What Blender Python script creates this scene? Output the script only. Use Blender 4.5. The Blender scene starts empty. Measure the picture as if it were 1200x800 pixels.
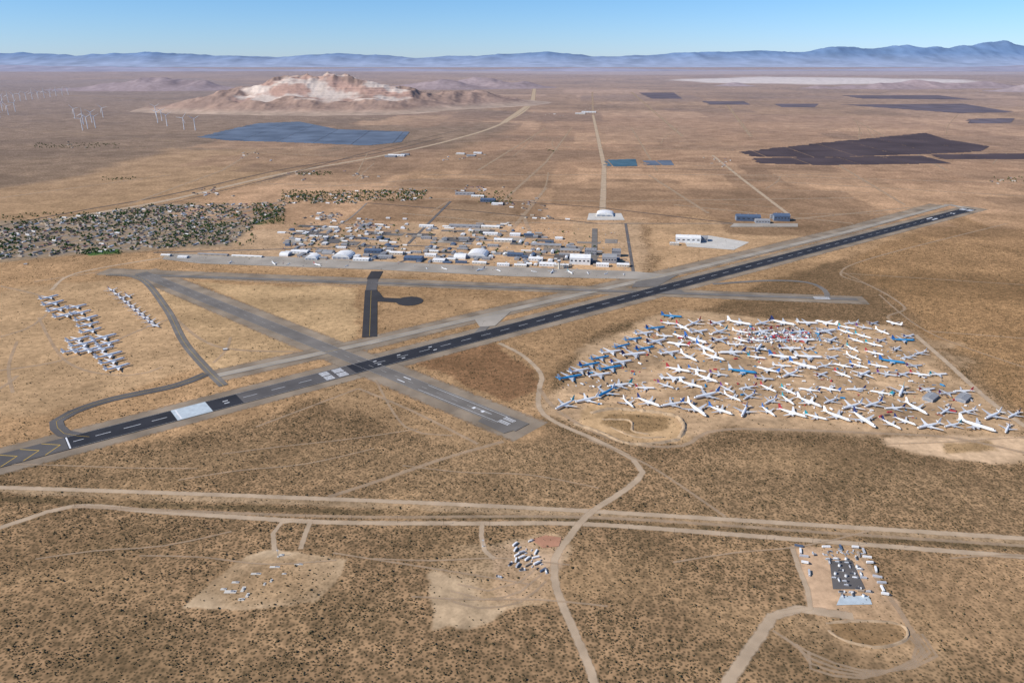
import bpy, math, random
import numpy as np
from mathutils.geometry import tessellate_polygon
from mathutils import Vector
random.seed(7); rng=np.random.default_rng(11)
S=bpy.context.scene
H=670.0; F=870.0; P=math.atan(334/870.0); SP,CP=math.sin(P),math.cos(P)
# ---------- survey helper: reads a point off the aerial photo and returns its place on the desert floor (metres)
def W(u,v):
    du=(u-600)/F; dv=(v-400)/F
    t=H/(SP+dv*CP)
    return (du*t,(CP-dv*SP)*t)
def WL(l): return [W(*p) for p in l]
def XY(u,y):
    return (u-600)/F*y/1.053
def ZT(v,y):
    dv=(v-400)/F
    return H-(SP+dv*CP)*y/(CP-dv*SP)
def ang(u,v,du,dv):
    a=W(u,v); b=W(u+du,v+dv); return math.atan2(b[1]-a[1],b[0]-a[0])
# ---------- noise
def hsh(ix,iy,s):
    n=(ix*374761393+iy*668265263+s*144269504)&0xffffffff
    n=((n^(n>>13))*1274126177)&0xffffffff
    return ((n^(n>>16))&0xffffff)/float(0xffffff)
def vn(x,y,s=0):
    x=np.asarray(x,float); y=np.asarray(y,float)
    xi=np.floor(x).astype(np.int64); yi=np.floor(y).astype(np.int64)
    fx=x-xi; fy=y-yi; fx=fx*fx*(3-2*fx); fy=fy*fy*(3-2*fy)
    a=hsh(xi,yi,s);b=hsh(xi+1,yi,s);c=hsh(xi,yi+1,s);d=hsh(xi+1,yi+1,s)
    return (a*(1-fx)+b*fx)*(1-fy)+(c*(1-fx)+d*fx)*fy
def fbm(x,y,s=0,o=4):
    r=0;a=.5;t=0
    for i in range(o):
        r=r+a*vn(x*2**i,y*2**i,s+i);t+=a;a*=.5
    return r/t
def ridge(x,y,s=0,o=5):
    r=0;a=.5;t=0
    for i in range(o):
        r=r+a*(1-np.abs(2*vn(x*2**i,y*2**i,s+i)-1));t+=a;a*=.5
    return r/t
def sst(x): 
    x=np.clip(x,0,1); return x*x*(3-2*x)
def sdpoly(px,py,poly):
    n=len(poly); d=np.full(px.shape,1e18); ins=np.zeros(px.shape,bool)
    for i in range(n):
        ax,ay=poly[i]; bx,by=poly[(i+1)%n]
        ex,ey=bx-ax,by-ay; L=ex*ex+ey*ey+1e-9
        t=np.clip(((px-ax)*ex+(py-ay)*ey)/L,0,1)
        d=np.minimum(d,(px-ax-t*ex)**2+(py-ay-t*ey)**2)
        c=((ay>py)!=(by>py)); 
        with np.errstate(divide='ignore',invalid='ignore'):
            xx=ax+(py-ay)*(ex)/(ey if abs(ey)>1e-9 else 1e-9)
        ins^=(c&(px<xx))
    d=np.sqrt(d); return np.where(ins,-d,d)
def inpoly(x,y,poly):
    r=False;n=len(poly)
    for i in range(n):
        ax,ay=poly[i];bx,by=poly[(i+1)%n]
        if (ay>y)!=(by>y) and x<ax+(y-ay)*(bx-ax)/(by-ay): r=not r
    return r
# ---------- materials
def mat(name,col,rough=.85,var=.25,scale=.05,metal=0,soft=False,spec=.3,dark=None,scale2=None):
    m=bpy.data.materials.new(name); m.use_nodes=True; nt=m.node_tree; N=nt.nodes; L=nt.links
    b=N['Principled BSDF']; b.inputs['Roughness'].default_value=rough; b.inputs['Metallic'].default_value=metal
    b.inputs['Specular IOR Level'].default_value=spec
    g=N.new('ShaderNodeNewGeometry'); n=N.new('ShaderNodeTexNoise'); n.inputs['Scale'].default_value=scale; n.inputs['Detail'].default_value=3
    L.new(g.outputs['Position'],n.inputs['Vector'])
    r=N.new('ShaderNodeMapRange'); r.inputs['From Min'].default_value=.3; r.inputs['From Max'].default_value=.7
    r.inputs['To Min'].default_value=0; r.inputs['To Max'].default_value=1; L.new(n.outputs['Fac'],r.inputs['Value'])
    mx=N.new('ShaderNodeMix'); mx.data_type='RGBA'
    d=dark if dark else tuple(c*(1-var) for c in col)
    mx.inputs['A'].default_value=(*d,1); mx.inputs['B'].default_value=(*[min(1,c*(1+var*.6)) for c in col],1)
    L.new(r.outputs['Result'],mx.inputs['Factor']); L.new(mx.outputs['Result'],b.inputs['Base Color'])
    if soft:
        at=N.new('ShaderNodeAttribute'); at.attribute_name='a'
        n2=N.new('ShaderNodeTexNoise'); n2.inputs['Scale'].default_value=scale2 or .12; n2.inputs['Detail'].default_value=2
        L.new(g.outputs['Position'],n2.inputs['Vector'])
        ad=N.new('ShaderNodeMath'); ad.operation='ADD'; L.new(at.outputs['Fac'],ad.inputs[0]); L.new(n2.outputs['Fac'],ad.inputs[1])
        mr=N.new('ShaderNodeMapRange'); mr.inputs['From Min'].default_value=.65; mr.inputs['From Max'].default_value=1.15; mr.inputs['To Max'].default_value=soft if soft is not True else .95
        L.new(ad.outputs[0],mr.inputs['Value'])
        tr=N.new('ShaderNodeBsdfTransparent'); ms=N.new('ShaderNodeMixShader')
        L.new(mr.outputs['Result'],ms.inputs[0]); L.new(tr.outputs[0],ms.inputs[1]); L.new(b.outputs[0],ms.inputs[2])
        L.new(ms.outputs[0],N['Material Output'].inputs['Surface'])
    return m
M={}
def mm(k,*a,**kw):
    M[k]=mat(k,*a,**kw); return M[k]
mm('new_asphalt',(.03,.03,.034),.8,.35,.02)
mm('old_asphalt',(.185,.165,.142),.9,.25,.015)
mm('grey_asphalt',(.115,.105,.098),.9,.3,.015)
mm('black_asphalt',(.045,.042,.042),.9,.2,.015)
mm('apron_concrete',(.37,.325,.265),.9,.25,.012)
mm('pale_concrete',(.58,.54,.47),.9,.12,.02)
mm('shoulder_gravel',(.33,.26,.185),.95,.35,.015,soft=.85)
mm('dirt_track',(.55,.41,.27),.95,.2,.03,soft=.85)
mm('dirt_faint',(.52,.375,.24),.95,.2,.03,soft=.55)
mm('dark_track',(.13,.10,.08),.95,.2,.03,soft=.8)
mm('road_asphalt',(.14,.125,.115),.9,.2,.02)
mm('town_street',(.26,.22,.18),.9,.2,.02)
mm('white_marking',(.75,.75,.74),.7,.2,.2)
mm('worn_marking',(.42,.40,.37),.8,.3,.3)
mm('yellow_marking',(.65,.42,.06),.7,.15,.2)
mm('pale_block',(.50,.56,.58),.8,.15,.1)
mm('rust_dirt',(.50,.25,.15),.95,.2,.05,soft=.9)
mm('berm_dirt',(.45,.32,.195),.95,.3,.05)
# ---------- mesh builder
class MB:
    def __init__(s): s.v=[];s.f=[];s.m=[];s.a=[];s.mats=[]
    def mi(s,k):
        if k not in s.mats: s.mats.append(k)
        return s.mats.index(k)
    def add(s,vs,fs,k,a=None):
        o=len(s.v); s.v+=vs; i=s.mi(k)
        s.a+= a if a else [1.0]*len(vs)
        for f in fs: s.f.append([o+j for j in f]); s.m.append(i)
    def box(s,cx,cy,z0,sx,sy,sz,k,top=None,rot=0,taper=1):
        c,n=math.cos(rot),math.sin(rot); vs=[]
        for z,t in((z0,1),(z0+sz,taper)):
            for a,b in((-1,-1),(1,-1),(1,1),(-1,1)):
                x,y=a*sx/2*t,b*sy/2*t; vs.append((cx+x*c-y*n,cy+x*n+y*c,z))
        o=[(0,1,5,4),(1,2,6,5),(2,3,7,6),(3,0,4,7)]
        s.add(vs,o,k); s.f.append([len(s.v)-4+j for j in range(4)]); s.m.append(s.mi(top or k))
    def cyl(s,p,q,r0,r1,k,n=8,cap=True):
        p=Vector(p);q=Vector(q);d=(q-p).normalized(); u=d.orthogonal().normalized(); w=d.cross(u)
        vs=[]
        for c,r in((p,r0),(q,r1)):
            for i in range(n):
                a=2*math.pi*i/n; vs.append(tuple(c+u*math.cos(a)*r+w*math.sin(a)*r))
        fs=[(i,(i+1)%n,n+(i+1)%n,n+i) for i in range(n)]
        if cap: fs+= [tuple(range(n,2*n)),tuple(reversed(range(n)))]
        s.add(vs,fs,k)
    def mesh(s,name,smooth=False):
        me=bpy.data.meshes.new(name); me.from_pydata(s.v,[],s.f)
        for k in s.mats: me.materials.append(M[k])
        me.polygons.foreach_set('material_index',s.m)
        at=me.attributes.new('a','FLOAT','POINT'); at.data.foreach_set('value',s.a)
        if smooth: me.polygons.foreach_set('use_smooth',[True]*len(s.f))
        me.update(); return me
    def obj(s,name,**k): return put(name,s.mesh(name,**k))
def put(name,me,loc=(0,0,0),rz=0,sc=(1,1,1)):
    o=bpy.data.objects.new(name,me); o.location=loc; o.rotation_euler=(0,0,rz); o.scale=sc
    S.collection.objects.link(o); return o
zk=[0.05]
def nz(d=.012): zk[0]+=d; return zk[0]
ROADS=[]
def curve(pts,step=25,smooth=True):
    out=[]
    n=len(pts)
    for i in range(n-1):
        p0=pts[max(i-1,0)];p1=pts[i];p2=pts[i+1];p3=pts[min(i+2,n-1)]
        L=math.dist(p1,p2); k=max(1,min(60,int(L/step)))
        for j in range(k):
            t=j/k
            if smooth and n>2:
                q=[.5*((2*p1[c])+(-p0[c]+p2[c])*t+(2*p0[c]-5*p1[c]+4*p2[c]-p3[c])*t*t+(-p0[c]+3*p1[c]-3*p2[c]+p3[c])*t**3) for c in(0,1)]
            else: q=[p1[c]+(p2[c]-p1[c])*t for c in(0,1)]
            out.append(tuple(q))
    out.append(pts[-1]); return out
def strip(mb,pts,w,k,z=None,soft=0,px=True,smooth=True,step=25,jit=0,road=True):
    if px: pts=WL(pts)
    z=z if z is not None else nz()
    c=curve(pts,step,smooth); n=len(c)
    if road: ROADS.append((c,w/2+soft*.6))
    vs=[];al=[];offs=[(-w/2-soft,0),(-w/2,1),(w/2,1),(w/2+soft,0)] if soft else [(-w/2,1),(w/2,1)]
    for i in range(n):
        a=c[max(0,i-1)];b=c[min(n-1,i+1)]; dx,dy=b[0]-a[0],b[1]-a[1];l=math.hypot(dx,dy)+1e-9
        nx,ny=-dy/l,dx/l; jj=1+random.uniform(-jit,jit)
        for o,av in offs: vs.append((c[i][0]+nx*o*jj,c[i][1]+ny*o*jj,z)); al.append(float(av))
    m=len(offs); fs=[(i*m+j,i*m+j+1,(i+1)*m+j+1,(i+1)*m+j) for i in range(n-1) for j in range(m-1)]
    fs=[tuple(reversed(f)) for f in fs]
    mb.add(vs,fs,k,al)
def patch(mb,pts,k,z=None,px=True,smooth=False,jit=0):
    if px: pts=WL(pts)
    z=z if z is not None else nz()
    c=curve(pts+[pts[0]],20,smooth)[:-1]
    if jit: c=[(x+random.uniform(-jit,jit),y+random.uniform(-jit,jit)) for x,y in c]
    V=[Vector((x,y,0)) for x,y in c]; t=tessellate_polygon([V]); fs=[]
    for f in t:
        a,b,d=[V[i] for i in f]
        cr=(b-a).cross(d-a).z
        fs.append(tuple(f) if cr>0 else tuple(reversed(f)))
    mb.add([(x,y,z) for x,y in c],fs,k)
def berm(mb,pts,w,h,k='berm_dirt',smooth=True):
    c=curve(WL(pts),6,smooth); n=len(c); vs=[]
    for i in range(n):
        a=c[max(0,i-1)];b=c[min(n-1,i+1)]; dx,dy=b[0]-a[0],b[1]-a[1];l=math.hypot(dx,dy)+1e-9
        nx,ny=-dy/l,dx/l; hh=h*random.uniform(.5,1.2)*(min(1,i/3,(n-1-i)/3)+.02)
        for o,z in((-w/2,-.1),(-w*.12,hh),(w*.12,hh*.95),(w/2,-.1)):
            o*=random.uniform(.7,1.3); vs.append((c[i][0]+nx*o,c[i][1]+ny*o,z))
    mb.add(vs,[((i+1)*4+j,(i+1)*4+j+1,i*4+j+1,i*4+j) for i in range(n-1) for j in range(3)],k)
# =====================================================  GROUND TONES
Z=[]
def zone(poly,col,scrub,soft=15,amp=25,s=1,px=True):
    Z.append((WL(poly) if px else poly,np.array(col),scrub,soft,amp,s))
# far / mid regions
zone([(-200,96),(230,92),(640,135),(560,165),(330,205),(0,262),(-200,290)],(.27,.20,.14),.55,200,300,.85)
zone([(-200,240),(60,215),(200,175),(360,176),(400,190),(200,235),(0,272),(-200,300)],(.42,.285,.165),.3,80,120,.85)
zone([(640,130),(1200,140),(1300,220),(1120,240),(800,240),(560,180)],(.43,.275,.175),.4,200,300,.7)
zone([(985,275),(1150,230),(1400,240),(1500,480),(1210,490),(1090,395),(1040,345)],(.41,.26,.14),.65,40,80,.9)
zone([(-200,300),(60,300),(190,296),(760,320),(1130,240),(1150,245),(1000,300),(850,350),(700,390),(640,460),(640,505),(560,520),(430,450),(260,505),(60,530),(-100,570),(-200,560)],(.45,.30,.175),.4,20,60,1)
zone([(225,330),(420,338),(420,400),(400,405)],(.51,.375,.225),.1,12,30,.8)
zone([(450,347),(640,350),(560,372),(450,398)],(.45,.305,.18),.25,12,30,.9)
zone([(170,330),(370,405),(270,435),(240,430),(200,390)],(.47,.34,.205),.2,12,30,.9)
zone([(487,424),(575,402),(630,435),(628,455),(598,474)],(.32,.19,.11),.5,8,20,1)
zone([(370,425),(520,490),(600,510),(560,530),(380,470)],(.42,.29,.175),.4,20,40,.9)
zone([(20,335),(170,325),(225,400),(240,430),(80,478),(-100,500),(-100,370)],(.48,.34,.21),.2,20,40,1)
zone([(300,215),(520,210),(760,240),(760,325),(450,320),(190,300),(300,270)],(.48,.35,.235),.1,30,60,.9)
zone([(600,235),(700,232),(740,325),(560,318)],(.51,.355,.225),.1,20,40,.7)
zone([(760,262),(880,258),(960,275),(900,300),(770,318)],(.49,.34,.21),.1,20,40,.9)
zone([(-200,270),(60,256),(180,240),(300,236),(335,232),(335,252),(300,264),(270,288),(100,298),(0,308),(-200,330)],(.29,.23,.165),.05,15,30,1)
zone([(330,226),(500,220),(505,235),(420,240),(335,240)],(.22,.18,.12),.1,15,30,1)
zone([(298,246),(330,240),(332,262),(300,263)],(.08,.16,.05),0,5,8,1)
zone([(98,294),(140,291),(142,297),(105,300)],(.07,.14,.045),0,5,8,1)
# boneyard
zone([(632,478),(655,440),(690,405),(770,368),(800,365),(1060,382),(1085,410),(1200,500),(1195,520),(1040,508),(850,500),(800,522),(740,520),(690,505)],(.50,.365,.24),.08,20,42,.95)
zone([(870,380),(960,383),(950,402),(885,402)],(.32,.23,.16),.2,10,25,.8)
for a_ in([(760,395),(900,398),(895,402),(760,400)],[(930,400),(1070,405),(1080,410),(925,404)],[(770,425),(900,428),(900,432),(770,430)],[(925,430),(1090,438),(1095,442),(925,435)],[(720,460),(1120,466),(1125,470),(720,465)],[(900,385),(916,386),(905,455),(890,452)]): zone(a_,(.38,.275,.18),.05,6,12,.8)
for _ in range(80):
    u,v=random.uniform(670,1140),random.uniform(385,500); x,y=W(u,v); w=random.uniform(12,60);d=random.uniform(12,40); k=random.choice([.7,.8,1.2,.6])
    zone([(x-w,y-d),(x+w,y-d),(x+w,y+d),(x-w,y+d)],(.50*k,.37*k,.25*k),.05,6,14,.55,px=False)
zone([(690,474),(790,480),(806,514),(735,520),(675,498)],(.52,.37,.22),.1,8,15,.9)
zone([(712,484),(782,489),(786,503),(742,507),(704,496)],(.31,.21,.115),.4,5,8,.9)
zone([(1030,512),(1240,512),(1260,545),(1120,540),(1075,532),(1040,522)],(.57,.43,.3),0,8,14,1)
zone([(1105,519),(1160,517),(1170,528),(1110,531)],(.36,.25,.14),.3,6,10,.9)
# lower foreground pads
zone([(213,712),(240,688),(290,650),(320,643),(407,655),(395,682),(368,706),(300,714)],(.49,.39,.275),0,2.5,4,1)
zone([(505,695),(512,665),(535,640),(572,641),(600,634),(655,624),(668,640),(645,705),(600,716),(530,739),(510,735)],(.46,.36,.25),.08,4,16,.95)
zone([(575,640),(655,626),(664,640),(645,700),(585,705)],(.55,.42,.31),0,5,8,.9)
zone([(928,640),(1010,640),(1032,690),(1052,705),(1062,732),(1000,728),(945,712),(942,680)],(.55,.40,.28),0,3,5,1)
zone([(890,730),(950,715),(1062,730),(1110,765),(1105,795),(1020,800),(960,780)],(.41,.29,.18),.3,8,20,.85)
zone([(970,728),(1055,732),(1060,752),(1010,757),(980,745)],(.27,.18,.10),.3,2,4,1)
zone([(-50,640),(70,618),(180,625),(210,680),(90,730),(-50,740)],(.23,.155,.09),.8,60,100,.5)
zone([(1030,640),(1250,655),(1280,760),(1120,745),(1065,700)],(.41,.28,.17),.4,20,50,.7)
zone([(740,600),(960,625),(1300,650),(1300,560),(1000,520),(820,520)],(.35,.245,.15),.8,60,90,.6)
zone([(0,560),(380,575),(700,598),(700,520),(500,505),(280,505),(0,560)],(.365,.255,.155),.7,60,90,.7)
# corridor with ditch
zone([(-60,566),(680,596),(1300,634),(1300,644),(690,606),(-60,575)],(.40,.30,.2),.3,4,5,.9)
zone([(-60,579),(680,607),(1300,646),(1300,652),(690,612),(-60,586)],(.16,.12,.07),.9,4,8,.85)
# white dry lake, far plain patches
zone([(795,93),(900,90),(1140,93),(1150,97),(960,99),(820,97)],(.84,.80,.75),0,400,700,.9)
zone([(380,84),(700,82),(1000,84),(1250,84),(1250,88),(700,88)],(.42,.37,.38),0,1500,2500,.6)  # purple-grey haze layer painted into the far plain's colour
for _ in range(120):
    u=random.uniform(330,1250);v=random.uniform(104,262); x,y=W(u,v); a=ang(700,200,-3,-30)
    w=random.uniform(100,600)*(1 if v>140 else 1.8);d=random.uniform(150,600)*(1 if v>140 else 1.8);c,s=math.cos(a-1.5708),math.sin(a-1.5708)
    po=[(x+i*w*c-j*d*s,y+i*w*s+j*d*c) for i,j in((-1,-1),(1,-1),(1,1),(-1,1))]
    k=random.choice([.55,.7,.85,1.12,1.2,1.3])
    zone(po,(.43*k,.285*k,.18*k),.35,12,20,.65,px=False)
for _ in range(40):   # scuffed / disturbed soil across the scrub
    u=random.uniform(-40,1240);v=random.uniform(520,800); x,y=W(u,v); w=random.uniform(20,120);d=random.uniform(15,60);k=random.choice([.8,.85,1.15,1.25])
    zone([(x-w,y-d*.6),(x,y-d),(x+w,y-d*.3),(x+w*.8,y+d*.7),(x,y+d),(x-w*.8,y+d*.5)],(.34*k,.235*k,.14*k),.5 if k>1 else 1,25,50,.6,px=False)
HAZE=np.array((.41,.39,.46))  # air haze painted in: base colours shift to this with distance
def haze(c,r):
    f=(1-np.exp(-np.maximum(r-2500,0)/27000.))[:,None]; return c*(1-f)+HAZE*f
TINT=np.array((1.04,.955,.83))
def ground_eval(x,y):
    r=np.hypot(x,y); n=len(x)
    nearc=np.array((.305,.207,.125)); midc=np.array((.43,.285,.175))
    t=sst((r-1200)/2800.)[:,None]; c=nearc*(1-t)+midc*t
    sc=1.0-.35*t[:,0]
    big=fbm(x/1400,y/900,3,5)[:,None]; c=c*(.64+.72*big)
    st=fbm(x/2600+y/4000,y/500,9,4)[:,None]; c=c*(.80+.40*st)
    for po,col,s,soft,amp,stg in Z:
        xs=[p[0] for p in po];ys=[p[1] for p in po];mg=soft+amp
        idx=np.nonzero((x>min(xs)-mg)&(x<max(xs)+mg)&(y>min(ys)-mg)&(y<max(ys)+mg))[0]
        if len(idx)==0: continue
        X,Y=x[idx],y[idx]; d=sdpoly(X,Y,po)+(fbm(X/(amp*2.2+4),Y/(amp*2.2+4),21,4)-.5)*2*amp
        w=sst(.5-d/(2*soft))*stg
        v=.82+.36*fbm(X/130,Y/90,31,5)
        c[idx]=c[idx]*(1-w[:,None])+(col[None,:]*v[:,None])*w[:,None]
        sc[idx]=sc[idx]*(1-w)+s*w
    # creosote patches and shallow washes
    dk=sst((fbm(x/620+3,y/430,55,5)-.50)*6)*np.clip(sc*1.5,0,1); c=c*(1-.26*dk[:,None])
    wsh=np.abs(fbm(x/520+y/900,y/1300-x/2500,88,5)-.5); wl=np.exp(-(wsh/.012)**2)*np.clip(sc*1.4,0,1); c=c*(1+.22*wl[:,None])
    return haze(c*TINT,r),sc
# ground sheet (radial grid: fine where the airfield is, coarse beyond)
rr=[0.001,100,250,400,520]
v=830.0
while v>69.5:
    rr.append(W(600,v)[1]); v-=1.25 if v>100 else .8
rr=[q for i,q in enumerate(rr) if i==0 or q>rr[i-1]]+[230000]
az=list(np.linspace(-180,-46,30))[:-1]+list(np.linspace(-46,46,900))+list(np.linspace(46,180,30))[1:]
R=np.array(rr);A=np.radians(np.array(az)); nr,na=len(R),len(A)
gx=(R[:,None]*np.sin(A)[None,:]).ravel(); gy=(R[:,None]*np.cos(A)[None,:]).ravel()
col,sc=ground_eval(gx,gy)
def npmesh(name,co,faces):
    me=bpy.data.meshes.new(name); nf,k=faces.shape
    me.vertices.add(len(co)); me.vertices.foreach_set('co',co.astype(np.float32).ravel())
    me.loops.add(nf*k); me.loops.foreach_set('vertex_index',faces.astype(np.int32).ravel())
    me.polygons.add(nf); me.polygons.foreach_set('loop_start',np.arange(nf,dtype=np.int32)*k)
    try: me.polygons.foreach_set('loop_total',np.full(nf,k,np.int32))
    except Exception: pass
    me.update(calc_edges=True); return me
i=np.arange(nr-1)[:,None]*na+np.arange(na-1)[None,:]; i=i.ravel()
faces=np.stack([i,i+na,i+na+1,i+1],1)[:, ::-1]
me=npmesh('ground',np.stack([gx,gy,np.zeros_like(gx)],1),faces)
def setcol(me,col,sc=None):
    a=me.attributes.new('Col','FLOAT_COLOR','POINT'); a.data.foreach_set('color',np.concatenate([col,np.ones((len(col),1))],1).astype(np.float32).ravel())
    if sc is not None:
        b=me.attributes.new('scrub','FLOAT','POINT'); b.data.foreach_set('value',sc.astype(np.float32))
setcol(me,col,sc)
def attrmat(name,scrub=True,scales=((.008,.22),(.06,.24))):
    m=bpy.data.materials.new(name); m.use_nodes=True; nt=m.node_tree;N=nt.nodes;L=nt.links
    b=N['Principled BSDF']; b.inputs['Roughness'].default_value=1; b.inputs['Specular IOR Level'].default_value=0.0
    at=N.new('ShaderNodeAttribute'); at.attribute_name='Col'; g=N.new('ShaderNodeNewGeometry')
    cur=at.outputs['Color']
    for s,a in scales:
        n=N.new('ShaderNodeTexNoise'); n.inputs['Scale'].default_value=s; n.inputs['Detail'].default_value=3; n.inputs['Roughness'].default_value=.65
        L.new(g.outputs['Position'],n.inputs['Vector'])
        r=N.new('ShaderNodeMapRange'); r.inputs['From Min'].default_value=.3; r.inputs['From Max'].default_value=.7; r.inputs['To Min'].default_value=1-a; r.inputs['To Max'].default_value=1+a
        L.new(n.outputs['Fac'],r.inputs['Value'])
        mu=N.new('ShaderNodeVectorMath'); mu.operation='SCALE'; L.new(cur,mu.inputs[0]); L.new(r.outputs['Result'],mu.inputs['Scale']); cur=mu.outputs[0]
    if scrub:
        sa=N.new('ShaderNodeAttribute'); sa.attribute_name='scrub'
        for s,lo,hi,amt in((.19,.15,.48,.85),(.06,.1,.5,.6)):
            vo=N.new('ShaderNodeTexVoronoi'); vo.voronoi_dimensions='2D'; vo.inputs['Scale'].default_value=s; L.new(g.outputs['Position'],vo.inputs['Vector'])
            r=N.new('ShaderNodeMapRange'); r.inputs['From Min'].default_value=lo; r.inputs['From Max'].default_value=hi; r.inputs['To Min'].default_value=amt; r.inputs['To Max'].default_value=0
            L.new(vo.outputs['Distance'],r.inputs['Value'])
            mu=N.new('ShaderNodeMath'); mu.operation='MULTIPLY'; L.new(r.outputs['Result'],mu.inputs[0]); L.new(sa.outputs['Fac'],mu.inputs[1])
            mx=N.new('ShaderNodeMix'); mx.data_type='RGBA'; L.new(mu.outputs[0],mx.inputs['Factor']); L.new(cur,mx.inputs['A']); mx.inputs['B'].default_value=(.095,.068,.036,1); cur=mx.outputs['Result']
    L.new(cur,b.inputs['Base Color'])
    return m
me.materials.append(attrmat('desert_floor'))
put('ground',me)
# =====================================================  PAVEMENTS
RW0=W(0,540);RW1=W(1137,245)
rd=np.array(RW1)-np.array(RW0); RL=np.hypot(*rd); rd/=RL; rn=np.array((-rd[1],rd[0]))
def rpt(s,o=0): p=np.array(RW0)+rd*s+rn*o; return (p[0],p[1])
def s_at(u):  # station on the runway that lies on the bearing of survey column u
    lo,hi=-200,RL+10
    for _ in range(50):
        m=(lo+hi)/2; p=rpt(m)
        t=(p[1]*CP+ (0+H)*SP)
        uu=600+F*p[0]/t
        if uu<u: lo=m
        else: hi=m
    return m
sh=MB()
strip(sh,[rpt(-200),rpt(RL+60)],92,'shoulder_gravel',soft=16,px=False,smooth=False)
strip(sh,[(165,318),(622,506)],76,'shoulder_gravel',soft=20,smooth=False)
strip(sh,[(420,405),(560,371),(800,316),(1000,268),(1100,240)],50,'shoulder_gravel',soft=25,smooth=False)
strip(sh,[(120,318),(1015,352)],60,'shoulder_gravel',soft=15,smooth=False)
strip(sh,[(255,440),(420,404)],50,'shoulder_gravel',soft=20,smooth=False)
sh.obj('runway_shoulder')
pv=.75
tx=MB()
patch(tx,[(196,297),(330,301),(520,310),(742,318),(782,322),(775,328),(600,324),(440,316),(235,309),(190,304)],'apron_concrete',pv)
strip(tx,[(432,402),(560,372),(800,318),(1000,270),(1112,240)],24,'apron_concrete',pv+.03,smooth=False)
strip(tx,[(255,440),(432,402)],22,'apron_concrete',pv+.04,smooth=False)
strip(tx,[(1112,240),(1137,245)],34,'apron_concrete',pv+.05,smooth=False)
strip(tx,[(126,322),(165,327),(195,362),(215,400),(240,430),(262,452)],20,'old_asphalt',pv+.06)
strip(tx,[(242,438),(205,452),(130,468),(85,483),(66,494),(75,508),(105,512)],26,'grey_asphalt',pv+.07)
strip(tx,[(835,333),(900,329),(945,331),(966,340),(970,351)],16,'old_asphalt',pv+.08)
strip(tx,[(575,376),(560,391)],22,'old_asphalt',pv+.09)
strip(tx,[(740,344),(800,341)],30,'old_asphalt',pv+.1)
patch(tx,[(556,374),(600,364),(580,382),(562,383)],'apron_concrete',pv+.11)
patch(tx,[(745,330),(795,322),(770,336),(740,337)],'old_asphalt',pv+.115)
strip(tx,[(697,268),(696,310)],22,'old_asphalt',pv+.125,smooth=False)
tx.obj('taxiway')
r2=MB(); strip(r2,[(165,320),(612,501)],42,'old_asphalt',pv+.14,smooth=False); 
patch(r2,[(575,480),(606,503),(590,508),(560,494)],'old_asphalt',pv+.13); r2.obj('crosswind_runway')
r3=MB(); strip(r3,[(160,322),(1005,351)],24,'old_asphalt',pv+.16,smooth=False); r3.obj('short_runway')
dk=MB(); strip(dk,[(435,340),(433,395)],38,'black_asphalt',pv+.18,smooth=False)
strip(dk,[(440,351),(488,353)],40,'black_asphalt',pv+.19,smooth=False)
cx,cy=W(480,353); dk.add([(cx+40*math.cos(a*.3927),cy+44*math.sin(a*.3927),pv+.2) for a in range(16)],[tuple(range(16))],'black_asphalt')
patch(dk,[(436,342),(444,342),(450,350),(436,350)],'black_asphalt',pv+.205)
strip(dk,[(442,318),(437,327)],40,'black_asphalt',pv+.21,smooth=False); strip(dk,[(437,327),(435,340)],34,'grey_asphalt',pv+.195,smooth=False)
dk.obj('helicopter_taxiway')
rw=MB(); mk=MB()
def seg(u0,u1,k,w=56,dz=0): strip(rw,[rpt(s_at(u0)),rpt(s_at(u1))],w,k,pv+.23+dz,px=False,smooth=False,step=200)
seg(-60,78,'grey_asphalt'); seg(78,204,'new_asphalt'); seg(204,245,'pale_block'); seg(245,281,'new_asphalt'); seg(281,412,'grey_asphalt'); seg(412,1137,'new_asphalt')
rw.obj('runway')
zm=pv+.3
def rect(s0,s1,o0,o1,k='white_marking'):
    mk.add([(*rpt(s0,o0),zm),(*rpt(s1,o0),zm),(*rpt(s1,o1),zm),(*rpt(s0,o1),zm)],[(0,1,2,3)],k)
s=s_at(285)
while s<RL-120: 
    if not (s_at(365)<s<s_at(418)): rect(s,s+30,-.5,.5)
    s+=61
for sd in(-1,1): rect(s_at(82),RL,sd*26.6-.4,sd*26.6+.4,'worn_marking')
for a,b in((86,98),(112,130),(145,165),(178,196)): rect(s_at(a),s_at(b),-.7,.7)
rect(s_at(79),s_at(81),-26,26)
for u0,u1 in((378,388),(393,404)):
    s0,s1=s_at(u0),s_at(u1)
    for j in range(4):
        for sd in(-1,1): rect(s0,s1,sd*(3+j*5.5),sd*(6.0+j*5.5))
rect(s_at(208),s_at(210),-24,24,'white_marking');rect(s_at(262),s_at(268),-7,-4);rect(s_at(262),s_at(268),4,7)
for a,b in((440,444),(468,472),(505,509)):
    for sd in(-1,1): rect(s_at(a),s_at(b),sd*10,sd*13)
for j in range(4):
    for sd in(-1,1): rect(RL-60,RL-20,sd*(4+j*6),sd*(8+j*6)); 
for sd in(-1,1): rect(RL-400,RL-350,sd*8,sd*15);rect(RL-190,RL-172,sd*3,sd*9)
for q in range(5):
    s0=s_at(70)-q*34
    for sd in(-1,1):
        mk.add([(*rpt(s0,0),zm),(*rpt(s0+2,0),zm),(*rpt(s0-25,sd*26),zm),(*rpt(s0-27,sd*26),zm)],[(0,1,2,3) if sd<0 else (3,2,1,0)],'yellow_marking')
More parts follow.
